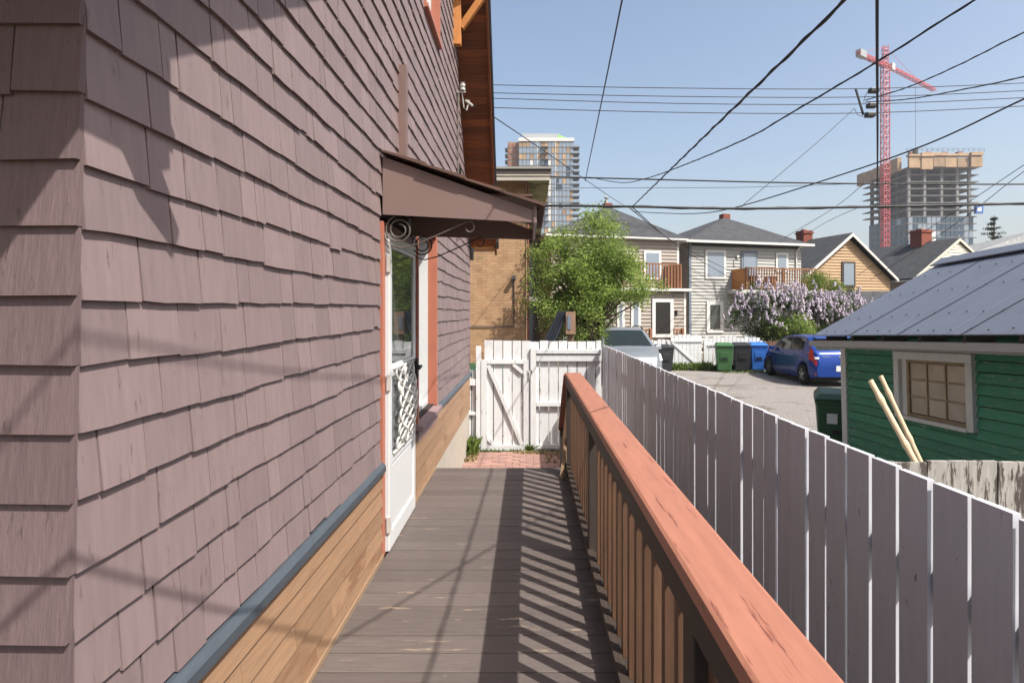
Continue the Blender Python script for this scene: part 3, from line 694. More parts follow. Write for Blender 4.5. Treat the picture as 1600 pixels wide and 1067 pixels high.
# ================================================================ cars
def interp(tab, x):
    if x <= tab[0][0]: return tab[0][1]
    for (a,b),(c,d) in zip(tab, tab[1:]):
        if x <= c: return b+(d-b)*(x-a)/(c-a)
    return tab[-1][1]
def smooth_tab(tab, x, w=.05): return sum(interp(tab, x+d*w) for d in (-1,-.5,0,.5,1))/5
def car(name, label, paint, loc, rz, L, W, top, belt, wheels, wr, ws_rng, rw_rng, side_rng, pillars, plan, hatch):
    """local: front at +x, x=0 rear bumper"""
    T = thing(name,label,'car',loc,rz,local=True)
    st = []; x = 0
    while x <= L+1e-6: st.append(x); x += L/150
    rings = []
    for x in st:
        zt = smooth_tab(top,x,.04); zb = min(smooth_tab(belt,x,.05), zt-.012)
        hw = W/2*smooth_tab(plan,x,.06)
        bot = .20+.10*max(0,1-x/.45)+.06*max(0,1-(L-x)/.4)
        for xw in wheels:
            if abs(x-xw) < wr+.06: bot = max(bot, wr+sqrt(max(0,(wr+.06)**2-(x-xw)**2)))
        bot = min(bot, zb-.08)
        g = zt-zb; wt = hw*.97-.36*g
        mid = bot+(zb-bot)*.55
        P = [(hw*.93,bot),(hw*.985,bot+(mid-bot)*.5),(hw,mid),(hw*.995,mid+(zb-mid)*.42),(hw*.975,zb-.03),(hw*.95,zb),(hw*.95+(wt-hw*.95)*.10,zb+g*.08),(hw*.95+(wt-hw*.95)*.86,zb+g*.86),(wt,zt-.015 if g > .05 else zt-.004),(max(wt-.10,.1),zt),(0,zt+.012)]
        rings.append([(x,y,z) for y,z in P])
    parts = {}
    def put(key, q): parts.setdefault(key, []).append(q)
    n_ = len(rings[0])
    for i in range(len(st)-1):
        xm = (st[i]+st[i+1])/2
        for k in range(n_-1):
            key = 'body'
            if k in (9,) and ws_rng[0] < xm < ws_rng[1]: key = 'windshield'
            elif k in (9,) and rw_rng[0] < xm < rw_rng[1]: key = 'rear_window'
            elif k == 6 and side_rng[0] < xm < side_rng[1]:
                key = 'pillar' if any(abs(xm-p) < .035 for p in pillars) else 'side_window'
            if hatch and k in (3,4) and .03 < xm < (.40 if k == 4 else .30): key = 'tail_light'
            if hatch and k in (5,6) and .16 < xm < .34: key = 'tail_light'
            a,b,c,d = rings[i][k],rings[i+1][k],rings[i+1][k+1],rings[i][k+1]
            mir = lambda p: (p[0],-p[1],p[2]); k2 = key
            if key == 'tail_light': k2 = 'tail_light|r'
            if key == 'side_window': key += '|%d' % sum(xm > p for p in pillars); k2 = key+'r'
            put(key,[a,b,c,d]); put(k2,[mir(d),mir(c),mir(b),mir(a)])
    for idx,fl in ((0,1),(-1,0)):
        r = rings[idx]; cap = r+[(p[0],-p[1],p[2]) for p in r[::-1][1:]]
        put('body', cap if fl else cap[::-1])
    for key, qs in parts.items():
        m = MB()
        for q in qs: m.add(q,[tuple(range(len(q)))])
        key = key.split('|')[0]; o = m.build(key, {'body':paint,'pillar':'black','tail_light':'red_lens'}.get(key,'car_glass'), T, smooth=True)
        import bmesh
        bm = bmesh.new(); bm.from_mesh(o.data); bmesh.ops.remove_doubles(bm, verts=bm.verts, dist=.0005); bmesh.ops.recalc_face_normals(bm, faces=bm.faces); bm.to_mesh(o.data); bm.free()
        o.data.polygons.foreach_set('use_smooth',[True]*len(o.data.polygons))
        if key == 'body':
            e = o.modifiers.new('edge','EDGE_SPLIT'); e.split_angle = radians(38)
    MB().box(.15,L-.15,-W/2*.86,W/2*.86,.17,.5).build('underbody','rubber',T)
    for xw in wheels:
        for s in (-1,1):
            yo = s*(W/2-.11)
            m = MB(); m.lathe([(wr*.62,-.1),(wr*.9,-.105),(wr,-.07),(wr,.07),(wr*.9,.105),(wr*.62,.1)],(xw,yo,wr),(0,1,0),32); wh = m.build('wheel','rubber',T,smooth=True)
            m = MB(); m.lathe([(wr*.64,-.02),(wr*.66,.085),(wr*.6,.088),(wr*.58,.02)],(xw,yo,wr),(0,s,0),28)
            for k in range(5):
                a = 2*pi*k/5+.3
                for da in (-.12,.12): m.bar((xw+.03*cos(a),yo+s*.08,wr+.03*sin(a)),(xw+wr*.62*cos(a+da),yo+s*.075,wr+wr*.62*sin(a+da)),.03,.035,(0,1,0))
            m.lathe([(0,.095),(.05,.092),(.055,.07)],(xw,yo,wr),(0,s,0),12); m.build('rim','rim',wh)
            MB().lathe([(0,0),(wr*.6,0)],(xw,yo+s*.01,wr),(0,s,0),20).build('brake_disc','black',wh)
    return T
# blue hatchback seen from its rear left
BC = car('parked_car','bright blue hatchback parked on the gravel, seen from behind','blue_paint',(9.02,16.55,G),pi/2-.03,4.1,1.70,
    [(0,.62),(.015,.80),(.04,.92),(.09,.99),(.50,1.34),(.72,1.43),(1.3,1.46),(1.9,1.45),(2.3,1.38),(2.95,1.05),(3.2,.98),(3.7,.88),(3.95,.76),(4.06,.62),(4.1,.5)],
    [(0,.6),(.1,.90),(.3,.98),(1.0,.98),(2.0,.95),(2.9,.92),(3.3,.88),(4.1,.5)],
    (.72,3.29),.305,(2.30,2.98),(.17,.56),(.72,2.7),(1.62,.98),
    [(0,.80),(.06,.88),(.25,.965),(.7,1),(3.0,1),(3.6,.95),(3.9,.85),(4.1,.62)],True)
for s in (-1,1):
    MB().box(.02,.10,s*.70-.07,s*.70+.05,.80,.87).build('reverse_lens','clear_lens',BC,bevel=.01)
    MB().box(.035,.12,s*.62-.11,s*.62+.11,.36,.41).build('reflector','red_lens',BC)
    m = MB(); m.hexa([(2.72,s*.84,.92),(2.86,s*.84,.92),(2.86,s*.98,.93),(2.76,s*.98,.93),(2.72,s*.84,1.02),(2.84,s*.84,1.03),(2.84,s*.98,1.05),(2.76,s*.98,1.05)]); fixn(m.build('mirror','blue_paint',BC,bevel=.02))
    for xx in (1.15,2.05): m = MB().box(xx,xx+.2,s*.855-.012,s*.855+.012,.84,.87); m.build('door_handle','blue_paint',BC,bevel=.008)
    m = MB()
    for xx in (1.0,1.66,2.75): m.bar((xx,s*.853,.30),(xx-.03,s*.842,.92),.004,.008,(1,0,0))
    m.build('door_seam','black',BC)
MB().box(-.012,.03,-.165,.165,.46,.62).build('licence_plate','paper',BC,bevel=.004)
m = MB(); m.lathe([(0,.012),(.05,.010),(.065,0)],(.03,0,.87),(-1,0,.3),20); m.build('badge','rim',BC)
m = MB(); m.prism([(.0,.30),(.02,.42),(.06,.44),(.1,.30)],'y',-.55,.55); m.build('diffuser','black',BC)
MB().hexa([(.36,-.55,1.375),(.36,.55,1.375),(.62,.55,1.43),(.62,-.55,1.43),(.36,-.55,1.40),(.36,.55,1.40),(.62,.55,1.455),(.62,-.55,1.455)]).build('spoiler','blue_paint',BC,bevel=.008)
m = MB(); m.bar((.2,.0,1.05),(.28,.28,1.12),.012,.012); m.build('wiper','black',BC)
m = MB(); m.bar((.045,.30,.88),(.045,.52,.88),.006,.02); m.build('model_lettering','rim',BC)
# silver suv facing the camera
SV = car('parked_car','silver compact SUV parked behind the white fence, facing the camera','silver',(3.0,21.0,G),-pi/2+.03,4.4,1.84,
    [(0,.7),(.04,1.0),(.12,1.15),(.45,1.55),(.7,1.62),(1.6,1.66),(2.2,1.63),(2.45,1.57),(3.2,1.12),(3.4,1.07),(4.0,.98),(4.25,.86),(4.36,.7),(4.4,.55)],
    [(0,.7),(.12,1.05),(1.0,1.07),(2.2,1.03),(3.1,1.0),(3.5,.97),(4.4,.55)],
    (.85,3.5),.34,(2.42,3.22),(.14,.46),(.6,2.95),(1.75,.98),
    [(0,.85),(.1,.93),(.4,.98),(.9,1),(3.4,1),(3.9,.95),(4.2,.86),(4.4,.66)],False)
for s in (-1,1):
    m = MB(); m.hexa([(4.26,s*.50,.70),(4.02,s*.86,.74),(3.86,s*.885,.80),(4.2,s*.45,.80),(4.18,s*.52,.84),(3.86,s*.84,.93),(3.74,s*.86,.94),(4.1,s*.5,.86)]); fixn(m.build('headlight','clear_lens',SV,bevel=.01))
    m = MB(); m.hexa([(2.85,s*.90,.98),(3.02,s*.90,.98),(3.0,s*1.1,1.0),(2.88,s*1.1,1.0),(2.86,s*.9,1.12),(3.0,s*.9,1.12),(2.98,s*1.09,1.16),(2.88,s*1.09,1.16)]); fixn(m.build('mirror','silver' if s > 0 else 'black',SV,bevel=.03))
    m = MB(); m.tube([(.7,s*.66,1.63),(1.0,s*.665,1.69),(1.9,s*.665,1.69),(2.3,s*.66,1.62)],.02); m.build('roof_rail','black',SV)
m = MB(); m.lathe([(.17,-.012),(.185,0),(.17,.012)],(2.35,.36,1.02),(1,0,.35),24); m.build('steering_wheel','black',SV)
MB().box(4.33,4.4,-.45,.45,.5,.7).build('grille','black',SV,bevel=.02)
m = MB(); m.bar((3.24,.1,1.115),(3.10,.72,1.16),.015,.015); m.bar((3.24,-.55,1.115),(3.16,.0,1.16),.015,.015); m.build('wiper','black',SV)

# ================================================================ far white fence and gate beyond the lane
FY = 21.9
def XF(px): return (px-VX)/F*FY
def ZF(py): return (VY-py)/F*FY
WF2 = thing('far_fence','peeling white picket fence behind the wheeled bins','fence',(7,FY,G))
x = XF(880)
while x < XF(1186):
    px = VX+x*F/FY
    if not (1046 < px < 1097):
        top_ = ZF(527)+R(-.05,.05) if px > 1097 else ZF(531 if px > 960 else 526)+R(-.03,.03)
        MB().box(x,x+.125,FY,FY+.02,G+.04,top_).build('picket','white_worn',WF2)
    x += .15
for a,b in ((880,1046),(1098,1186)):
    MB().box(XF(a),XF(b),FY-.05,FY-.001,ZF(540),ZF(537)).build('rail','white_worn',WF2); MB().box(XF(a),XF(b),FY-.05,FY-.001,ZF(572),ZF(569)).build('rail','white_worn',WF2)
for px in (1042,1099,1186): MB().box(XF(px),XF(px)+.1,FY-.08,FY+.02,G,ZF(532)).build('post','white_worn',WF2)
FG = thing('far_gate','white plank gate with a diagonal brace left of the green bin','gate',(XF(1072),FY,G))
x = XF(1048)
while x < XF(1095): MB().box(x,x+.135,FY-.02,FY,G+.05,ZF(523)+R(-.04,.03)).build('plank','white_worn',FG); x += .148
for a in (531,576): MB().box(XF(1048),XF(1097),FY-.06,FY-.021,ZF(a+3),ZF(a)).build('rail','white_worn',FG)
MB().bar((XF(1050),FY-.04,ZF(535)),(XF(1095),FY-.04,ZF(575)),.036,.07).build('brace','white_worn',FG)
# dark fence behind the lilac
DF = thing('board_fence','dark brown board fence under the lilac behind the blue car','fence',(11,22.6,G))
x = XF(1190)
while x < 14.5: MB().box(x,x+.13,22.6,22.62,G,-1.15+R(-.03,.03)).build('board','rail_brown',DF); x += .145

# ================================================================ foliage builders
def leaves(mb, c, rad, n, size, rnd, up=.4):
    for _ in range(n):
        while True:
            q = Vector((rnd.gauss(0,.5),rnd.gauss(0,.5),rnd.gauss(0,.5)))
            if q.length < 1.25: break
        p = Vector((c[0]+q.x*rad[0],c[1]+q.y*rad[1],c[2]+q.z*rad[2]))
        nr = Vector((rnd.uniform(-1,1),rnd.uniform(-1,1),rnd.uniform(-.3,1)+up)).normalized(); a = nr.orthogonal().normalized(); a = Matrix.Rotation(rnd.uniform(0,6.28),3,nr) @ a; b = nr.cross(a)
        s = size*rnd.uniform(.6,1.3); w_ = s*.55
        mb.tone = min(1,max(0,rnd.gauss(.45,.28)))
        mb.add([p-a*s*.5,p+b*w_*.5-a*s*.05+nr*s*.08,p+a*s*.5,p-b*w_*.5-a*s*.05+nr*s*.08],[(0,1,2,3)])
def tree(name,label,cat,base,cc,cr,clumps,per,lsize,lm,trunk_r,seed,crad=(.34,.34,.26),stems=1,group=None,flowers=None,shell=.55):
    rnd = random.Random(seed); T = thing(name,label,cat,base,group=group)
    base = Vector(base); cc = Vector(cc); tr = MB(); lv = MB(); lv.t = []; fl = MB(); fl.t = []
    forks = []
    for s in range(stems):
        o = Vector((rnd.uniform(-.3,.3),rnd.uniform(-.3,.3),0))*(stems > 1)
        f = Vector((cc.x+rnd.uniform(-.25,.25)*cr[0],cc.y+rnd.uniform(-.25,.25)*cr[1],base.z+(cc.z-base.z)*rnd.uniform(.45,.75)))
        m1 = (base+o)*.5+f*.5+Vector((rnd.uniform(-.1,.1),rnd.uniform(-.1,.1),0))
        tr.tube([base+o*.6,m1,f],[trunk_r,trunk_r*.75,trunk_r*.55],8); forks.append(f)
    for k in range(clumps):
        d = Vector((rnd.gauss(0,1),rnd.gauss(0,1),rnd.gauss(0,1))).normalized(); r = rnd.uniform(shell,1)**.6*rnd.uniform(.78,1.22)
        c = Vector((cc.x+d.x*cr[0]*r,cc.y+d.y*cr[1]*r,cc.z+d.z*cr[2]*r))
        if name == 'maple_tree' and c.x > 2.0 and c.z < .25: continue
        f = rnd.choice(forks); mid = f*.5+c*.5+Vector((0,0,rnd.uniform(-.05,.2)))*cr[2]
        if k % 2 == 0: tr.tube([f,mid,c],[trunk_r*.4,trunk_r*.22,trunk_r*.08],5)
        sc = rnd.uniform(.7,1.3); leaves(lv,c,[v*sc for v in crad],int(per*sc),lsize,rnd)
        if flowers and d.z > -.35 and d.y < .55 and rnd.random() < flowers:
            for _ in range(rnd.randint(5,9)):
                e = c+Vector((rnd.gauss(0,.75)*crad[0],-abs(rnd.gauss(.55,.35))*crad[1],rnd.gauss(.35,.6)*crad[2])); hgt = rnd.uniform(.14,.24)
                ax = Vector((rnd.uniform(-.4,.4),rnd.uniform(-.5,.2),1)).normalized()
                for i in range(26):
                    t = rnd.random(); rr = .075*(1-t*.7)*rnd.uniform(.5,1.1); th = rnd.uniform(0,6.28)
                    p = e+ax*hgt*t+Vector((cos(th)*rr,sin(th)*rr,0)); s = .048
                    nr = Vector((cos(th),sin(th),.5)).normalized(); a = nr.orthogonal(); b = nr.cross(a); fl.tone = rnd.random()
                    fl.add([p-a*s*.5,p+b*s*.5,p+a*s*.5,p-b*s*.5],[(0,1,2,3)])
    tr.build('trunk','bark',T,smooth=True); lv.build('crown',lm,T)
    if flowers: fl.build('blossom','lilac',T)
    return T
tree('maple_tree','leafy light green tree in front of the taupe house','tree',(1.35,16.2,G),(1.74,15.6,.84),(1.80,1.5,1.72),300,140,.078,'leaf_green',.085,3,(.27,.27,.26),stems=5,shell=.08)
def pxc(px,py,Y): return at(px,py,Y)
def bush(label,px,py,Y,rx,ry,rz_,seed,fl,clumps=90,per=130,lm='leaf_dark',cat='bush',name='lilac_bush',group='lilac bushes'):
    c = pxc(px,py,Y); return tree(name,label,cat,(c.x,c.y,G),c,(rx,ry,rz_),clumps,per,.085,lm,.06,seed,(.34,.34,.28),stems=5,flowers=fl,shell=.35,group=group)
bush('flowering lilac bush in front of the grey house balcony',1203,493,24.0,1.75,1.2,1.2,21,.85,120)
bush('flowering lilac bush right of the blue car, next to the shed roof',1298,495,24.6,1.45,1.1,1.1,22,.9,100)
bush('low green leafy bush just above the blue car roof',1240,515,23.2,.75,.6,.55,23,None,40,120,'leaf_green','bush','green_bush',None)
bush('yellow green shrub below the tan gable window',1284,452,27.5,1.0,.8,.75,24,None,50,120,'leaf_yellow','bush','green_bush',None)
bush('dark leafy shrub beyond the silver car and maple',905,505,20.5,1.5,.7,.7,25,None,60,120,'leaf_dark','bush','green_bush',None)
# conifer
CB = at(1549,400,75); CT = thing('conifer_tree','lone dark ragged conifer behind the grey shingle roof','tree',(CB.x,75,G))
tr = MB(); ztop = at(0,337,75).z; tr.tube([(CB.x,75,G),(CB.x+.4,75,ztop)],[.35,.04],7); tr.build('trunk','bark',CT)
lv = MB(); lv.t = []; rnd = random.Random(8)
z = 4.0
while z < ztop:
    f = (ztop-z)/(ztop-4)
    for k in range(6):
        a = rnd.uniform(0,6.28); Lb = (.5+2.6*f)*rnd.uniform(.5,1.15)
        for i in range(60):
            t = rnd.random(); p = Vector((CB.x+.4*(z-G)/(ztop-G)+cos(a)*Lb*t+rnd.gauss(0,.12),75+sin(a)*Lb*t,z-.25*t*Lb*.5+rnd.gauss(0,.10)+.15*t*t*Lb)); s = .30
            nr = Vector((rnd.uniform(-1,1),rnd.uniform(-1,1),1)).normalized(); u = nr.orthogonal().normalized(); v = nr.cross(u); lv.tone = rnd.random()
            lv.add([p-u*s*.5,p+v*s*.16,p+u*s*.5,p-v*s*.16],[(0,1,2,3)])
    z += .62
lv.build('crown','needle',CT)
# weeds and grass
def grass(name,label,zones,n,h,m,seed):
    rnd = random.Random(seed); g = MB(); g.t = []
    for _ in range(n):
        zx = rnd.choice(zones); x = rnd.uniform(zx[0],zx[1]); y = rnd.uniform(zx[2],zx[3]); hh = h*rnd.uniform(.35,1.2)*zx[4]; a = rnd.uniform(0,6.28); w_ = rnd.uniform(.008,.02)*zx[4]
        b = Vector((x,y,G)); t = b+Vector((rnd.gauss(0,.35)*hh,rnd.gauss(0,.35)*hh,hh)); s = Vector((cos(a),sin(a),0))*w_; md = b*.45+t*.55+Vector((0,0,hh*.1)); g.tone = rnd.random()
        g.add([b-s,b+s,md+s*.9,t,md-s*.9],[(0,1,2,3,4)])
    o = g.build(name,m); tag(o,label,'grass'); o['kind'] = 'stuff'
grass('weeds','green weeds growing at the foot of the garden gate',[(-1.0,-.78,8.6,8.95,1.7),(-1.0,-.8,8.7,8.95,1.9),(-.8,.1,8.9,8.98,.45),(-.0,.06,8.92,8.98,.9),(-.8,.9,8.88,8.97,.4),(.05,1.1,8.75,8.95,.4)],1000,.13,'grass',1)
grass('lane_weeds','green weeds along the foot of the far white fence',[(XF(1035),XF(1068),21.3,21.85,1.6),(XF(1075),XF(1110),21.2,21.85,1.7),(XF(1110),XF(1195),20.4,20.9,.5),(XF(1120),XF(1260),21.7,22.5,1.2)],1900,.17,'grass',2)
grass('dry_grass','dry straw grass on the soil beside the paving',[(-1.0,-.75,8.3,8.85,1),(.25,1.1,8.2,8.85,1),(-.2,.3,8.75,8.9,.8)],700,.07,'straw',3)

# ================================================================ things behind the gate
TS = thing('leaning_sheets','dark corrugated sheets leaning in a stack behind the white gate','sheets',(.6,11.8,G))
for i in range(4):
    a0 = at(845+i*5,545,12-i*.05); b0 = at(873+i*4,487,12.1-i*.05)
    m = MB(); d = (b0-a0)*1.35; a0 = b0-d
    for j in range(5):
        o_ = Vector((.0,.02*j*0,0)); m.tube([a0+Vector((.012*j,.07*j,0)),b0+Vector((.012*j,.07*j,0))],.022,6)
    m.bar(a0+Vector((.024,.14,0)),b0+Vector((.024,.14,0)),.02,.3,(0,1,0)); m.build('sheet','tarp',TS)
WP = thing('wooden_board_sign','narrow wooden box board on a post behind the white gate','board',(.75,11.9,G))
a0 = at(884,487,11.9); b0 = at(899,522,11.9)
MB().box(a0.x,b0.x,11.85,12.3,b0.z,a0.z).build('box_board','old_wood',WP); MB().box(a0.x+.03,a0.x+.10,11.835,11.849,b0.z+.1,a0.z-.08).build('inset','blue_grey',WP)
MB().box(a0.x+.05,b0.x-.03,11.95,12.1,G,b0.z-.001).build('post','old_wood',WP)
# brick building
BB = thing('brick_building','tan brick two storey building with flat overhanging roof','building',(-3,16,G))
MB().box(-9,-.05,16.0,30,G+.6,3.62).build('wall','brickwork',BB)
MB().box(-9.01,-.04,15.99,30.01,G,G+.6).build('foundation','concrete',BB)
MB().box(-9.6,.60,15.35,30.6,3.62,3.66).build('soffit','concrete',BB)
mat('soffit_green', S(150,154,112), .7, .3, 2, bump=.1, spots=S(96,98,60), spot_amt=.45, spot_scale=1.2)
MB().box(.005,.58,15.4,30.5,3.605,3.619).build('soffit_panel','soffit_green',BB)
MB().box(-9.6,.60,15.35,30.6,3.661,3.80).build('fascia','rail_dark',BB)
MB().box(-9.62,.62,15.32,30.6,3.801,3.86).build('roof_edge','gutter_grey',BB)
MB().box(-9.6,.585,15.37,15.40,3.50,3.6195).build('fascia_board','concrete',BB)
m = MB(); m.tube([(-.0,15.96,3.6),(-.0,15.96,G)],.03); m.build('downpipe','rust_panel',BB)
p = at(803,434,15.9); m = MB(); m.box(p.x-.05,p.x+.05,15.8,15.99,p.z-.04,p.z+.05); m.tube([(p.x,15.97,p.z-.04),(p.x,15.97,at(0,505,16).z)],.016); q = at(735,510,15.97); m.tube([(p.x,15.97,q.z),(q.x-1,15.97,q.z)],.013); m.build('flood_lamp','slab_dark',BB)
p = at(824,469,17.5); MB().box(-.045,.42,17.3,18.6,p.z-.03,p.z+.09).build('door_canopy','trim_white',BB)
# pale house and shrub glimpsed in the side street
PH = thing('pale_house','pale blue grey house glimpsed between brick building and maple','house',(2,48,G))
MB().box(-.2,5.5,48,54,G,4.2).build('wall','blue_grey',PH); MB().prism([(-.6,4.2),(2.65,6.2),(5.9,4.2)],'y',47.6,54.4).build('roof','asphalt_roof',PH)
for xx in (.3,1.6,3.2): MB().box(xx,xx+.8,47.97,48.0,.5,2.2).build('window','trim_white',PH); MB().box(xx+.1,xx+.7,47.95,47.969,.6,2.1).build('pane','pane',PH)
MC = car('parked_car','small dark car in the side street beyond the brick building','black',(.5,41,G),-pi/2,4.2,1.75,
    [(0,.6),(.1,1.0),(.5,1.4),(1.6,1.45),(2.2,1.38),(3.0,1.02),(3.9,.85),(4.2,.55)],[(0,.6),(.1,.9),(2,.95),(3.2,.9),(4.2,.5)],(.8,3.3),.31,(2.2,3.0),(.12,.5),(.7,2.8),(1.6,),[(0,.85),(.4,1),(3.4,1),(4.2,.7)],True)
for i,(px,py) in enumerate(((829,500),)):
    p = at(px,py,34); T = thing('blue_sign','small blue street sign beside the brick building corner','sign',(p.x+.1,34,G)); MB().box(p.x-.12,p.x+.35,34,34.03,p.z-.3,p.z+.25).build('panel','bin_blue',T); MB().tube([(p.x+.1,34.06,G),(p.x+.1,34.06,p.z+.2)],.03).build('post','iron',T)

# ================================================================ far houses
def siding(mb, u0, u1, z0, z1, v, step=.17, clip=None, d=.05):
    z = z0
    while z < z1-.01:
        e = min(z+step, z1); a0,b0 = (u0,u1) if clip is None else clip(z); a1,b1 = (u0,u1) if clip is None else clip(e)
        mb.tone = R(0,1)
        if b0-a0 > .02: mb.hexa([(a0,v-d,z),(b0,v-d,z),(b0,v,z),(a0,v,z),(a1,v-.004,e),(max(b1,a1+.001),v-.004,e),(max(b1,a1+.001),v,e),(a1,v,e)])
        z = e
def fit(corner, ang, px):   # distance along the rotated front for an image column
    k_ = (px-VX)/F; u = (k_*corner[1]-corner[0])/(cos(ang)-k_*sin(ang)); return u, corner[1]+u*sin(ang)
def hwin(T, C, ang, pxa, pxb, pya, pyb, fm='trim_white', pm='pane_blue', v=0, fw=.13, name='window'):
    if v: C = (C[0]-sin(ang)*v, C[1]+cos(ang)*v)
    ua,Ya = fit(C,ang,pxa); ub,Yb = fit(C,ang,pxb); Ym = (Ya+Yb)/2; z1 = (VY-pya)/F*Ym-G; z0 = (VY-pyb)/F*Ym-G
    w_ = MB().box(ua,ub,v-.09,v-.021,z0,z1).build(name,fm,T)
    MB().box(ua+fw,ub-fw,v-.105,v-.0905,z0+fw,z1-fw*.9).build('pane',pm,w_)
    return ua,ub,z0,z1
A15 = radians(15)
# grey two storey house with balcony
C2 = ((1077-VX)/F*30,30.0)
H2 = thing('grey_house','light grey clapboard house with hip roof and wooden balcony','house',(C2[0],C2[1],G),A15,local=True)
W2,_ = fit(C2,A15,1251); Z2 = (VY-378)/F*30-G
MB().box(.0,W2,.0,7.5,0,Z2).build('wall','taupe',H2)
m = MB(); m.t = []; siding(m,0.1,W2-.0,0,Z2-.18,0); m.build('front_siding','lightgrey',H2,kind='stuff')
m = MB(); m.t = []
z = 0
while z < Z2: m.tone = R(0,1); m.hexa([(-.02,0,z),(0,0,z),(0,7.5,z),(-.02,7.5,z),(-.004,0,z+.13),(0,0,z+.13),(0,7.5,z+.13),(-.004,7.5,z+.13)]); z += .13
m.build('side_siding','taupe',H2,kind='stuff')
MB().box(-.03,.1,-.035,.02,0,Z2-.02).build('corner_board','blue_grey',H2); MB().box(.1,W2,-.03,0,Z2-.18,Z2-.01).build('frieze','slab_dark',H2)
o_ = .42; pk = Vector((W2*.57,2.7,Z2+1.85)); pk2 = Vector((W2*.57,3.3,Z2+1.85))
c4 = [(-o_,-o_,Z2+.02),(W2+o_,-o_,Z2+.02),(W2+o_,7.5+o_,Z2+.02),(-o_,7.5+o_,Z2+.02)]
m = MB(); m.add(c4+[pk,pk2],[(0,1,4),(1,2,5,4),(2,3,5),(3,0,4,5)]); m.build('roof','asphalt_roof',H2)
MB().box(-o_,W2+o_,-o_,7.5+o_,Z2-.03,Z2+.012).build('soffit','trim_white',H2)
MB().box(-o_-.06,W2+o_+.06,-o_-.1,-o_-.001,Z2-.07,Z2+.05).build('gutter','trim_white',H2); MB().box(-o_-.1,-o_-.001,-o_,7.5+o_,Z2-.07,Z2+.05).build('gutter','trim_white',H2)
MB().box(pk.x+.05,pk.x+.50,2.9,3.35,Z2+1.3,Z2+2.12).build('chimney','brick_red',H2)
m = MB(); m.tube([(W2-.25,-.36,Z2-.05),(W2-.35,-.08,Z2-.35),(W2-.35,-.08,2.3)],.05); m.build('downpipe','trim_white',H2)
hwin(H2,C2,A15,1101,1133,391,436); hwin(H2,C2,A15,1211,1230,395,425); hwin(H2,C2,A15,1103,1129,471,520,pm='pane',fw=.2)
hwin(H2,C2,A15,1157,1182,393,452,'blue_grey','pane_blue',name='balcony_door')
uL,_ = fit(C2,A15,1143); zT = (VY-419)/F*30-G; zB = (VY-452)/F*30-G; bv = -1.25; uR = W2-.0
BL = MB().box(uL-.3,uR,bv-.1,-.03,zB-.22,zB-.05).build('balcony','trim_white',H2)
MB().box(uL,uR,bv,bv+.09,zT-.06,zT).build('top_rail','deck_wood',BL); MB().box(uL,uR,bv+.02,bv+.06,zB+.02,zB+.09).build('bottom_rail','deck_wood',BL)
u = uL
while u < uR: MB().box(u,u+.05,bv+.02,bv+.06,zB+.09,zT-.06).build('baluster','deck_wood',BL); u += .155
for u in (uL,(uL+uR)/2,uR-.1): MB().box(u,u+.1,bv-.005,bv+.095,zB-.05,zT+.02).build('post','deck_wood',BL)
MB().box(uL,uL+.04,bv+.1,-.04,zB,zT-.03).build('side_panel','timber',BL)
for u,nm in ((uL+1.9,'chair_back'),(uL+.8,'planter')):
    m = MB(); m.lathe([(.0,0),(.32,.0),(.38,.4),(.3,.72),(0,.75)],(u,bv+.6,zB-.03),(0,0,1),12); m.build(nm,'deck_wood' if nm == 'chair_back' else 'bin_black',BL)
m = MB(); m.box(-.0,.12,-.12,-.02,Z2-1.0,Z2-.85); q,_ = fit(C2,A15,1151); m = MB(); m.box(q-.07,q+.07,-.14,-.03,Z2-.75,Z2-.62); m.build('wall_lamp','trim_white',H2)
m = MB(); q,_ = fit(C2,A15,1145); m.box(q-.0,q+.12,-.05,-.03,Z2-1.25,Z2-1.2); m.box(q,q+.03,-.05,-.03,Z2-1.2,Z2-.9); m.build('house_number','black',H2)
# taupe house behind the maple
YR = 28.5; C1r = ((1060-VX)/F*YR,YR); W1 = 6.6; C1 = (C1r[0]-W1*cos(A15),C1r[1]-W1*sin(A15))
H1 = thing('taupe_house','taupe clapboard house behind the maple with open back door and upper deck','house',(C1[0],C1[1],G),A15,local=True)
Z1 = (VY-374)/F*YR-G
MB().box(0,W1,0,7,0,Z1).build('wall','taupe',H1)
m = MB(); m.t = []; siding(m,0,W1-.08,2.9,Z1,0); m.build('front_siding','taupe',H1,kind='stuff')
MB().box(W1-.1,W1+.02,-.03,.02,0,Z1).build('corner_board','trim_white',H1)
pk = Vector((W1*.60,2.6,Z1+1.95)); c4 = [(-.35,-.35,Z1),(W1+.35,-.35,Z1),(W1+.35,7.3,Z1),(-.35,7.3,Z1)]
m = MB(); m.add(c4+[pk,pk+Vector((0,.6,0))],[(0,1,4),(1,2,5,4),(2,3,5),(3,0,4,5)]); m.build('roof','asphalt_roof',H1)
MB().box(-.35,W1+.35,-.35,7.3,Z1-.08,Z1-.005).build('soffit','trim_white',H1)
c_ = MB().box(pk.x-.05,pk.x+.38,2.9,3.3,Z1+1.2,Z1+2.2).build('chimney','brick_red',H1); m = MB(); m.tube([(pk.x+.12,3.1,Z1+2.2),(pk.x+.12,3.1,Z1+2.5)],.07); m.lathe([(.14,0),(.14,.03),(.03,.1),(0,.1)],(pk.x+.12,3.1,Z1+2.5),(0,0,1),10); m.build('flue','alu',H1)
MB().box(W1-.9,W1-.5,2.2,2.6,Z1+.2,Z1+1.05).build('vent_stack','brick_red',H1)
pv_ = -1.6; Cp = (C1[0]-sin(A15)*pv_,C1[1]+cos(A15)*pv_); pu1,pY = fit(Cp,A15,1071); zp = (VY-452)/F*pY-G
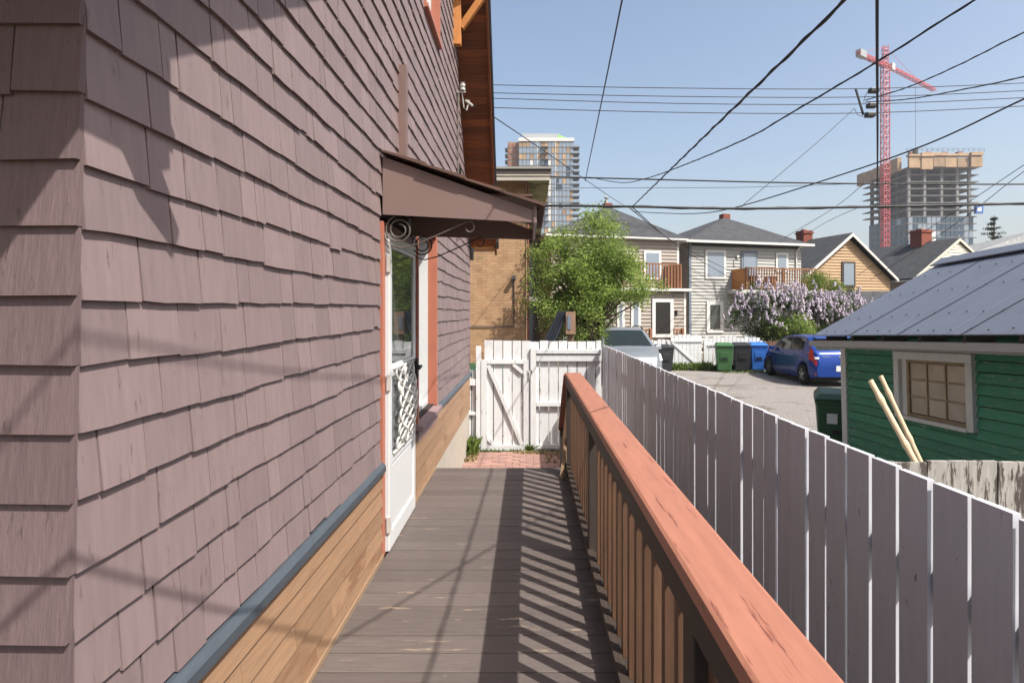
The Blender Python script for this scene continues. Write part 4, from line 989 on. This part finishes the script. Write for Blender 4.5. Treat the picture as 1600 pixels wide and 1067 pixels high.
MB().box(.6,pu1,pv_+.02,-.001,0,zp-.1).build('porch_wall','taupe',H1)
m = MB(); m.t = []; d0,_ = fit(Cp,A15,1017); d1,_ = fit(Cp,A15,1052); siding(m,.6,d0,.0,zp-.1,pv_+.02); siding(m,d1,pu1-.08,0,zp-.1,pv_+.02); m.build('porch_siding','taupe',H1,kind='stuff')
MB().box(pu1-.09,pu1+.02,pv_-.02,pv_+.03,0,zp-.1).build('porch_corner','trim_white',H1)
MB().box(.4,pu1+.2,pv_-.25,-.03,zp-.1,zp+.02).build('porch_roof','trim_white',H1)
hwin(H1,C1,A15,1018,1051,467,527,'trim_white','interior',pv_+.02,.17,'back_door')
hwin(H1,C1,A15,963,975,470,520,v=pv_+.02); hwin(H1,C1,A15,985,1000,470,520,v=pv_+.02)
hwin(H1,C1,A15,1005,1032,392,437); hwin(H1,C1,A15,925,950,392,437)
q,_ = fit(Cp,A15,1056); MB().box(q-.05,q+.05,pv_-.08,pv_+.0,2.05,2.25).build('porch_lamp','black',H1)
zr0 = zp+.05; zr1 = (VY-412)/F*pY-G
RB = MB().box(1.2,pu1-.2,pv_+.05,pv_+.1,zr1-.07,zr1).build('upper_rail','deck_wood',H1)
u = 1.2
while u < pu1-.2: MB().box(u,u+.05,pv_+.055,pv_+.095,zr0,zr1-.07).build('baluster','deck_wood',RB); u += .16
MB().box(pu1-.25,pu1-.19,pv_+.1,-.05,zr0,zr1).build('rail_side','deck_wood',RB)
DK1 = MB().box(.0,pu1+.3,pv_-1.6,pv_-.03,.45,.55).build('porch_deck','deck_wood',H1)
for s0,s1 in ((963,1016),(1052,1066)):
    a,_ = fit((C1[0]-sin(A15)*(pv_-1.5),C1[1]+cos(A15)*(pv_-1.5)),A15,s0); b,_ = fit((C1[0]-sin(A15)*(pv_-1.5),C1[1]+cos(A15)*(pv_-1.5)),A15,s1)
    MB().box(a,b,pv_-1.55,pv_-1.48,1.38,1.44).build('porch_rail','deck_wood',DK1); u = a
    while u < b: MB().box(u,u+.05,pv_-1.54,pv_-1.49,.55,1.38).build('baluster','deck_wood',DK1); u += .15
    MB().box(b-.06,b+.04,pv_-1.6,pv_-1.45,.5,1.46).build('post','deck_wood',DK1)
# gable houses
def gable(name,label,Y,ppx,ppy,lpx,lpy,rpx,rpy,wm,depth,ang,win=None,winm='rail_dark',chim=None,trim='trim_white',ov=.35):
    # peak and eave image points on the front plane
    pc = (( ppx-VX)/F*Y, Y); T = thing(name,label,'house',(pc[0],pc[1],G),ang,local=True)
    def loc(px,py): u,Yp = fit(pc,ang,px); return u,(VY-py)/F*Yp-G
    zp = (VY-ppy)/F*Y-G; ul,zl = loc(lpx,lpy); ur,zr_ = loc(rpx,rpy); sl = (zp-zl)/(-ul); sr = (zp-zr_)/ur
    if ur < 2.2: ur = min(-ul,2.9); zr_ = zp-ur*sr
    m = MB(); m.prism([(ul+.3,0),(ur-.3,0),(ur-.3,zr_+.1),(0,zp-.18),(ul+.3,zl+.1)],'y',.0,depth); fixn(m.build('wall','taupe',T))
    def clip(z):
        a = max(ul+.3,-(zp-.2-z)/sl) ; b = min(ur-.3,(zp-.2-z)/sr); return (a,b)
    m = MB(); m.t = []; siding(m,0,0,0,zp-.25,0,.19,clip); m.build('siding',wm,T,kind='stuff')
    for (ue,ze,sg) in ((ul,zl,-1),(ur,zr_,1)):
        m = MB(); m.prism([(0,zp),(ue,ze),(ue,ze+.1),(0,zp+.1)],'y',-ov,depth+.3); fixn(m.build('roof','asphalt_roof',T))
        m = MB(); m.prism([(0,zp-.13),(ue,ze-.13),(ue,ze+.05),(0,zp+.05)],'y',-ov-.07,-ov-.001); fixn(m.build('rake_board',trim,T))
        MB().box(min(ue,ue-.1*sg),max(ue,ue-.1*sg),-.3,depth+.2,ze-.12,ze-.01).build('gutter','trim_white',T)
    if win:
        a,b,c,d = win; hwin(T,pc,ang,a,b,c,d,winm,'pane_blue',fw=.14)
    if chim:
        cu,cv,cw,ch = chim; m = MB(); m.box(cu-cw/2,cu+cw/2,cv,cv+cw,zp-.8,zp+ch); m.build('chimney','brick_red',T); MB().box(cu-cw/2-.06,cu+cw/2+.06,cv-.06,cv+cw+.06,zp+ch-.22,zp+ch-.1).build('chimney_band','brick_red',T)
        MB().lathe([(cw*.3,0),(cw*.3,.12),(0,.12)],(cu,cv+cw/2,zp+ch),(0,0,1),8).build('chimney_pot','concrete',T)
    return T,pc,loc,zp
gable('tan_house','tan clapboard gable house with dark framed attic window','37',0,0,0,0,0,0,'tan',9,A15) if False else None
gable('tan_house','tan clapboard gable house with dark framed attic window',37.0,1325,367,1250,434,1396,438,'tan',9,A15,(1314,1335,409,449),'rail_dark',(-.1,3.4,.75,.75))
T4,pc4,loc4,zp4 = gable('cream_house','cream white clapboard gable house with red brick chimney','40',0,0,0,0,0,0,'cream',9,A15) if False else gable('cream_house','cream white clapboard gable house with red brick chimney',40.0,1497,374,1424,437,1566,437,'cream',11,A15,(1460,1486,415,447),'trim_white',(-.05,2.3,.95,1.0),'cream',.1)
m = MB(); m.prism([(-3.6,2.1),(-1.0,2.1),(-1.0,3.6),(-1.5,3.9),(-3.6,3.2)],'y',4.0,6.6); fixn(m.build('dormer','asphalt_roof',T4))
# low dark roofed garage between the lilac and the tan house
GR = thing('low_garage','low garage with dark asphalt roof behind the right lilac','garage',(18,30,G))
a = at(1335,455,33); b = at(1420,457,33)
MB().box(a.x-1,b.x+2,30.2,34,G,.2).build('wall','tan',GR); m = MB(); m.prism([(29.8,.0),(33,a.z),(36.2,.0),(36.2,-.12),(33,a.z-.12),(29.8,-.12)],'x',a.x-1.6,b.x+2.6); fixn(m.build('roof','asphalt_roof',GR))
# grey shingled hip roof at the right
GH = thing('grey_roof_house','house with pale grey shingle hip roof behind the metal shed roof','house',(45,55,G))
e0 = at(1488,406,50); MB().box(e0.x+.4,e0.x+22,50.5,62,G,e0.z).build('wall','cream',GH)
m = MB(); m.add([(e0.x,50,e0.z),(e0.x+22.5,50,e0.z),(e0.x+22.5,62.4,e0.z),(e0.x,62.4,e0.z),(50.7,56,8.3),(52.5,56.5,8.3)],[(0,1,5,4),(1,2,5),(2,3,4,5),(3,0,4)]); m.build('roof','grey_roof',GH)

# ================================================================ towers
DT1 = 281.0
def XT(px,D): return (px-VX)/F*D
def ZT(py,D): return (VY-py)/F*D
T1 = thing('apartment_tower','nearly finished glass and tan apartment tower behind the brick building','tower',(7,DT1,G))
x0,x1,x2,x3 = XT(793,DT1),XT(811,DT1),XT(882,DT1),XT(896,DT1); zt = ZT(221,DT1)
MB().box(x1,x3,DT1+.5,DT1+26,G,zt).build('core','slab_dark',T1)
MB().box(x0,x1-.02,DT1+3,DT1+24,G,zt+.5).build('corner_block','plywood',T1)
MB().box(x1-.3,x3+.3,DT1-.4,DT1+26,zt,zt+1.6).build('parapet','trim_white',T1)
MB().box(XT(816,DT1),XT(874,DT1),DT1+4,DT1+20,zt+1.61,zt+5).build('penthouse','grey_wrap',T1)
m = MB(); m.prism([(XT(872,DT1)+.02,zt+1.62),(XT(889,DT1),zt+1.62),(XT(886,DT1),zt+2.8),(XT(873,DT1)+.02,zt+4.6)],'y',DT1+3.9,DT1+18); fixn(m.build('green_wrap','green_wrap',T1))
fh = 3.0; nfl = int((zt-G)/fh); rnd = random.Random(4)
pan = {'pane_blue':MB(),'plywood':MB(),'trim_white':MB(),'pane_deep':MB(),'rust_panel':MB(),'slab':MB()}
for k_ in pan: pan[k_].t = []
ncol = 15
for fl_ in range(nfl):
    z1_ = zt-fl_*fh; z0_ = z1_-fh
    pan['slab'].tone = .5; pan['slab'].box(x1,x3,DT1-.12,DT1+.5,z0_,z0_+.35)
    for c in range(ncol):
        a = x1+(x3-x1)*c/ncol; b = x1+(x3-x1)*(c+1)/ncol
        pv2 = c in (2,6,7,11)
        r = rnd.random()
        up_ = fl_ < 3
        mt = 'trim_white' if c in (3,8) and r < .8 and not up_ else ('plywood' if r < (.42 if up_ else .13) else ('pane_deep' if r < .24 else 'pane_blue'))
        d = .45 if c in (6,7) else 0
        pan[mt].tone = rnd.random(); pan[mt].box(a+.1,b-.1,DT1+.05+d*.3,DT1+.5,z0_+.36,z1_-.02)
        if c in (0,4,9,12): pan['slab'].box(a-.12,a+.099,DT1-.2,DT1+.5,z0_+.36,z1_-.02)
        if c in (5,10) : pan['trim_white'].tone = .5; pan['trim_white'].box(a-.15,a+.099,DT1-.25,DT1+.5,z0_+.36,z1_-.02)
    for c in range(3):
        a = x0+(x1-x0)*c/3; b = a+(x1-x0)/3
        pan['rust_panel'].box(a+.4,b-.3,DT1+2.7,DT1+3,z0_+.7,z1_-.3)
for k_,m in pan.items():
    if m.f: m.build({'pane_blue':'window_panes','plywood':'sheathing_panels','trim_white':'white_panels','pane_deep':'dark_panes','rust_panel':'corner_windows','slab':'floor_edges'}[k_],k_,T1,kind='stuff')
for fl_ in range(1,nfl):
    z0_ = zt-fl_*fh
    B = MB().box(x3+.0,x3+3.0,DT1-.5,DT1+6,z0_-.15,z0_+.15).build('balcony','slab_dark',T1); MB().box(x3-1,x3+3.0,DT1-.55,DT1-.5,z0_+.15,z0_+1.1).build('balustrade','pane_blue',B)
    if fl_ < 6: MB().box(x0-1.4,x0,DT1+4,DT1+9,z0_-.15,z0_+.9).build('balcony','slab_dark',T1)
    if fl_ < 14 and fl_ > 0: MB().box(x1+(x3-x1)*6/ncol,x1+(x3-x1)*8/ncol,DT1-1.4,DT1-.13,z0_-.12,z0_+.16).build('balcony','slab_dark',T1)
# construction tower
DT2 = 250.0
T2 = thing('concrete_tower','unfinished concrete tower with plywood formwork on top and glazed lower floors','tower',(180,DT2,G))
a0,a1 = XT(1418,DT2),XT(1520,DT2); yb_ = DT2*1.11; ztop = ZT(262,DT2); fh2 = 3.02
zg = ZT(337,DT2)
MB().box(a0+5,a1-5,DT2+5,yb_-4,G,ztop).build('core','slab_dark',T2)
k_ = 0; z = ztop
while z > ZT(420,DT2):
    ex = 2.3 if z > zg else 1.4
    MB().box(a0-.6,a1+ex,DT2-.6,yb_,z-.32,z).build('floor_slab','slab',T2)
    if z > zg+2: MB().box(a0-3.0,a0-.61,yb_-9,yb_+1,z-.3,z).build('slab_wing','slab',T2)
    z -= fh2
zl = ZT(425,DT2)
for i,u in enumerate((0,.24,.5,.74,.93)):
    x = a0+(a1-a0)*u; MB().box(x,x+1.1,DT2-.3,DT2+.8,zl,ztop-.3).build('column','slab',T2)
for i in range(1,5):
    yy = DT2+(yb_-DT2)*i/4.3; MB().box(a0-.3,a0+.8,yy,yy+1.2,zl,ztop-.3).build('column','slab_dark',T2)
MB().box(a0+3.2,a0+4.2,DT2+5,yb_-3,zl,ztop-.3).build('shear_wall','slab_dark',T2)
for u in (.3,.55,.8): x = a0+(a1-a0)*u; MB().box(x,x+.5,DT2+3,DT2+9,zl,ztop-.3).build('shear_wall','slab',T2)
# glazing of the lower floors
gl = {'pane_blue':MB(),'pane_deep':MB(),'vinyl':MB()}
z = ztop
while z > zg+.5: z -= fh2
zz = z
while zz > zl:
    for c in range(14):
        a = a0+(a1-a0)*c/14; b = a0+(a1-a0)*(c+1)/14
        mt = 'vinyl' if (c in (4,5) and zz < zg-4) else ('pane_deep' if c in (7,8,9,10,11) or R(0,1) < .5 else 'pane_blue')
        gl[mt].box(a+.12,b-.12,DT2-.45,DT2-.31,zz-fh2+.05,zz-.35)
    for c in range(8):
        a = DT2+(yb_-DT2)*c/8; b = DT2+(yb_-DT2)*(c+1)/8
        gl['pane_deep' if c > 1 or R(0,1) < .5 else 'pane_blue'].box(a0-.5,a0-.31,a+.15,b-.15,zz-fh2+.05,zz-.35)
    zz -= fh2
for k2,m in gl.items(): m.build({'pane_blue':'window_panes','pane_deep':'dark_panes','vinyl':'white_panels'}[k2],k2,T2,kind='stuff')
# formwork skirts
zf1 = ZT(243,DT2)
for i in range(6):
    u0 = a0-1.0+(a1-a0+2.6)*i/6; u1 = a0-1.0+(a1-a0+2.6)*(i+1)/6; d = R(-1.6,.4); zz = R(-1.1,.5)
    m = MB(); m.tone = R(0,1); m.box(u0+.15,u1-.15,DT2-2.6+d,DT2-1.4+d*.3,ztop-.6+zz,zf1+R(-1.9,-1.2)); m.build('formwork_panel','plywood',T2)
    m = MB(); m.tone = R(.4,1); m.box(u0,u1,DT2-3.0+d,DT2-.5,zf1-1.0+zz*.3,zf1+.2+R(-.5,.3)); m.build('formwork_rail','plywood',T2)
for i in range(5):
    v0 = DT2+(yb_-DT2+4)*i/5; v1 = DT2+(yb_-DT2+4)*(i+1)/5
    m = MB(); m.tone = R(0,.6); m.box(a0-4.2,a0-2.4,v0+.3,v1-.3,ztop-1.0+R(-.5,.5),zf1+R(-1.6,-.6)); m.build('formwork_panel','plywood',T2)
for i in range(4): x = a0+4+i*7; MB().box(x,x+2.2,DT2+4,DT2+6,zf1+.9,zf1+2.2+R(-.4,.8)).build('rebar_bundle','rust_panel',T2)
m = MB()
for i in range(16): x = a0-2+(a1-a0+5)*i/15; m.tube([(x,DT2-2.5,zf1+.9),(x,DT2-2.5,zf1+2.4)],.07,4)
for dz in (1.6,2.35): m.tube([(a0-2,DT2-2.5,zf1+dz),(a1+3,DT2-2.5,zf1+dz)],.06,4)
m.build('guard_rail','slab_dark',T2,kind='stuff')
p = at(1523,329,DT2); MB().box(p.x-1.6,p.x+1.4,DT2-3,DT2-1.5,p.z-1.7,p.z+1.5).build('hanging_banner','bin_blue',T2); MB().box(p.x-1.2,p.x+.6,DT2-3.06,DT2-3.01,p.z-.9,p.z+.9).build('banner_face','paper',T2)
# tower crane
DC = 235.0; pc = at(1383,103,DC)
CR = thing('tower_crane','red lattice tower crane beside the unfinished concrete tower','crane',(pc.x,DC,G))
def lattice(m, a, b, w, n_, r, tri=False):
    a = Vector(a); b = Vector(b); d = (b-a).normalized(); up = Vector((0,0,1)) if abs(d.z) < .9 else Vector((0,1,0)); c = d.cross(up).normalized(); u = c.cross(d)
    cs = [c*w/2+u*w/2,-c*w/2+u*w/2,-c*w/2-u*w/2,c*w/2-u*w/2] if not tri else [c*w/2,-c*w/2,u*w]
    for q in cs: m.tube([a+q,b+q],r,4)
    N = len(cs)
    for i in range(n_):
        p0 = a+(b-a)*i/n_; p1 = a+(b-a)*(i+1)/n_
        for k_ in range(N):
            q0,q1 = (cs[k_],cs[(k_+1)%N]) if i % 2 else (cs[(k_+1)%N],cs[k_]); m.tube([p0+q0,p1+q1],r*.6,3,False); m.tube([p0+cs[k_],p0+cs[(k_+1)%N]],r*.6,3,False)
m = MB(); lattice(m,(pc.x,DC,G),(pc.x,DC,pc.z),2.3,46,.2); m.build('mast','crane_red',CR)
m = MB(); lattice(m,(pc.x,DC,pc.z),(pc.x,DC,at(0,72,DC).z),1.6,5,.16); m.build('tower_head','crane_red',CR)
je = at(1461,143,DC*384/344); ce = at(1340,83,DC*384/404); je.z = pc.z; ce.z = pc.z
m = MB(); lattice(m,pc,je,1.5,26,.15,True); m.build('jib','crane_red',CR)
m = MB(); lattice(m,pc,ce,1.4,10,.16); m.bar(pc,ce,1.6,.3); m.build('counter_jib','crane_red',CR)
dv = (ce-pc).normalized(); m = MB(); m.bar(ce-dv*.5+Vector((0,0,.2)),ce-dv*5+Vector((0,0,.2)),2.0,2.6); m.build('counterweight','grey_wrap',CR)
m = MB(); q = pc-dv*4+Vector((0,0,.6)); m.bar(q,q-dv*2.2,2.0,2.6); m.build('cab','trim_white',CR)
hd = Vector((pc.x,DC,at(0,74,DC).z)); m = MB(); m.tube([hd,pc*.35+je*.65+Vector((0,0,1))],.07,4); m.tube([hd,ce],.07,4); m.build('tie_cable','crane_red',CR)
hk = pc*.42+je*.58; m = MB(); m.tube([hk,(hk.x,hk.y,ZT(232,hk.y))],.07,4); m.build('hoist_cable','wire',CR)
zb2 = ZT(237,hk.y); m = MB(); m.lathe([(0,1.2),(1.0,1.2),(1.1,.9),(1.1,-1.0),(.9,-1.4),(0,-1.4)],(hk.x,hk.y,zb2),(0,0,1),12); m.build('concrete_bucket','slab_dark',CR)

# ================================================================ overhead cables
def cable(label, pts, r, n_=24, group=None, sag=0, name='overhead_cable', twist=0):
    P = [Vector(p) for p in pts]
    if len(P) == 2 and sag: P = [P[0]+(P[1]-P[0])*i/n_-Vector((0,0,sag*4*(i/n_)*(1-i/n_))) for i in range(n_+1)]
    elif len(P) > 2:   # smooth through the points
        Q = []
        for i in range(len(P)-1):
            p0,p1,p2,p3 = P[max(i-1,0)],P[i],P[i+1],P[min(i+2,len(P)-1)]
            for j in range(8):
                t = j/8; Q.append(.5*((2*p1)+(p2-p0)*t+(2*p0-5*p1+4*p2-p3)*t*t+(3*p1-p0-3*p2+p3)*t**3))
        P = Q+[P[-1]]
    m = MB()
    m.tube(P,r,6)
    if twist:
        L_ = 0; T_ = []
        S_ = []
        for i in range(len(P)-1):
            seg = (P[i+1]-P[i]); ns = max(2,int(seg.length/(r*5)))
            for j in range(ns):
                p = P[i]+seg*j/ns; L_ += seg.length/ns; th = L_/(r*9); T_.append(p+Vector((cos(th),0,sin(th)))*r*.75)
        m.tube(T_,r*.8,4)
    o = m.build(name,'wire',smooth=True); return tag(o,label,'cable',group)
for i,(yl,ym,yr_) in enumerate(((133,139,130),(145.5,152,142),(154,163,153),(168.5,177,166))):
    cable('thin power line, %s of the four level lines under the crane jib' % ('topmost','second from the top','third from the top','lowest')[i],
          [at(560,yl-5,26),at(770,yl,26),at(1060,ym-1,26),at(1340,ym,26),at(1600,yr_,26),at(1800,yr_-12,26)],.017)
SP = at(988,323,9.0)
cable('thick black cable bundle running level across the lower sky from the awning',[at(560,321,9),at(840,321.5,9),SP,at(1150,326,9),at(1380,323,9),at(1600,318,9),at(1900,308,9)],.019,twist=1)
cable('thin level cable meeting the tall slanted wire, above the thick bundle',[at(560,272,20),at(770,274.5,20),at(920,278,20),at(1200,285,20),at(1380,287.5,20),at(1600,288,20),at(1850,286,20)],.026)
cable('faint level wire just below the thin cable by the tan tower',[at(700,296,22),at(880,294,22),at(1150,293,22),at(1330,287.5,22)],.009)
# drops whose shadows cross the deck and wall
cable('black twisted cable sloping from top centre right down to the thick bundle',[SP,Vector((1.36,4.5,1.35)),Vector((1.21,2.1,1.19)),Vector((1.08,-.2,1.10)),Vector((.9,-4,1.2)),Vector((.7,-8,1.5))],.007,twist=1)
cable('black cable dropping almost vertically in front of the crane mast',[Vector((15.8,26,4.5)),Vector((9.1,15,2.6)),Vector((4.85,8.0,1.55)),Vector((2.67,4.4,1.268)),Vector((1.40,2.31,1.25)),Vector((.2,.32,1.30)),Vector((-2.2,-3.7,1.6))],.007)
cable('thin slanted wire rising left of centre to the top edge',[at(916,276,9.0),Vector((.85,8.4,1.98)),Vector((.58,3.55,1.92)),Vector((.49,2.0,2.0)),Vector((.38,0,2.15)),Vector((.1,-5,2.8))],.0055)
cable('black twisted cable from the top right corner curving down to the left splice',[at(1700,-105,5.0),at(1523.5,0,5.4),at(1370.6,97,6.3),at(1231,180,7.6),at(1168,216,8.6),at(1073,256.5,11),at(1010,279,14),at(970,285.5,17),at(920,277,20)],.010,twist=1)
cable('twisted cable from the right edge towards the hanging splice boxes, upper one',[at(1760,-20,14),at(1600,51,17),at(1500,101,20),at(1420,136,23),at(1352,157,26)],.022,twist=1)
cable('twisted cable from the right edge towards the hanging splice boxes, lower one',[at(1760,75,14),at(1600,120,17),at(1500,141,20),at(1420,155,23),at(1352,160,26)],.02,twist=1)
cable('black cable from the right edge sloping down to the grey house chimney',[at(1780,75,9),at(1600,155,10),at(1450,225,12),at(1300,278,14.5),at(1150,324,18),at(1080,334,21),at(990,331,25)],.016)
cable('thin wire from the splice boxes slanting down left to the thick bundle',[at(1335,170,26),at(1280,220,24),at(1200,288,22),at(1158,323,20)],.014)
cable('thin service wire from the house insulator to the chimney of the taupe house',[Vector((WX+.2,7.5,2.68)),at(770,182,9.5),at(860,243,13),at(960,312,20),at(985,326,22)],.009)
for i,(a,b) in enumerate((((985,326),(1150,428)),((988,324),(1165,448)))):
    cable(('upper','lower')[i]+' of two service wires dropping to the grey house balcony',[at(a[0],a[1],12),at((a[0]+b[0])/2-8,(a[1]+b[1])/2+5,20),at(b[0],b[1],29.5)],.011)
for i,(a,b) in enumerate((((1600,258),(1470,345)),((1600,268),(1490,352)))):
    cable(('upper','lower')[i]+' of two wires slanting past the right side of the concrete tower',[at(a[0]+100,a[1]-64,20),at(a[0],a[1],22),at(b[0],b[1],27),at(b[0]-130,b[1]+85,36)],.014)
cable('faint wire rising from the grey house roof towards the right, upper one',[at(1225,372,30),at(1300,327,28),at(1348,289,22)],.012)
cable('faint wire rising from the grey house roof towards the right, lower one',[at(1240,378,30),at(1290,348,26),at(1335,327,20),at(1352,324,9.2)],.010)
SB = thing('splice_boxes','black cable splice boxes with a hanging spacer rod on the power lines','splice box',at(1362,165,26))
for px,py in ((1365,142),(1362,165.5),(1359.5,180)):
    p = at(px,py,25.9); MB().box(p.x-.2,p.x+.2,25.75,26.05,p.z-.10,p.z+.10).build('box','black',SB,bevel=.04)
m = MB(); m.tube([at(1337,139,26),at(1349,180,26)],.05,6); m.build('spacer_rod','slab_dark',SB)
m = MB(); m.tube([at(1349,160,26),at(1352,150,26),at(1357,142,26)],.012,5); m.tube([at(1335,170,26),at(1340,180,26),at(1350,183,26),at(1356,180,26)],.012,5); m.build('jumper','wire',SB)
# ================================================================ summer haze in the air
hz = MB().box(-950,1550,-250,3050,G-2,118).build('haze','white'); hz['kind'] = 'stuff'; hz['label'] = 'thin pale summer haze hanging in the air over the city'; hz['category'] = 'haze'
hm = bpy.data.materials.new('haze_air'); hm.use_nodes = True; hn = hm.node_tree.nodes; hn.remove(hn['Principled BSDF'])
pvn = hn.new('ShaderNodeVolumePrincipled'); pvn.inputs['Color'].default_value = (.90,.93,1,1); pvn.inputs['Density'].default_value = .00032; pvn.inputs['Anisotropy'].default_value = .2
hm.node_tree.links.new(pvn.outputs[0], hn['Material Output'].inputs['Volume'])
hz.data.materials.clear(); hz.data.materials.append(hm)
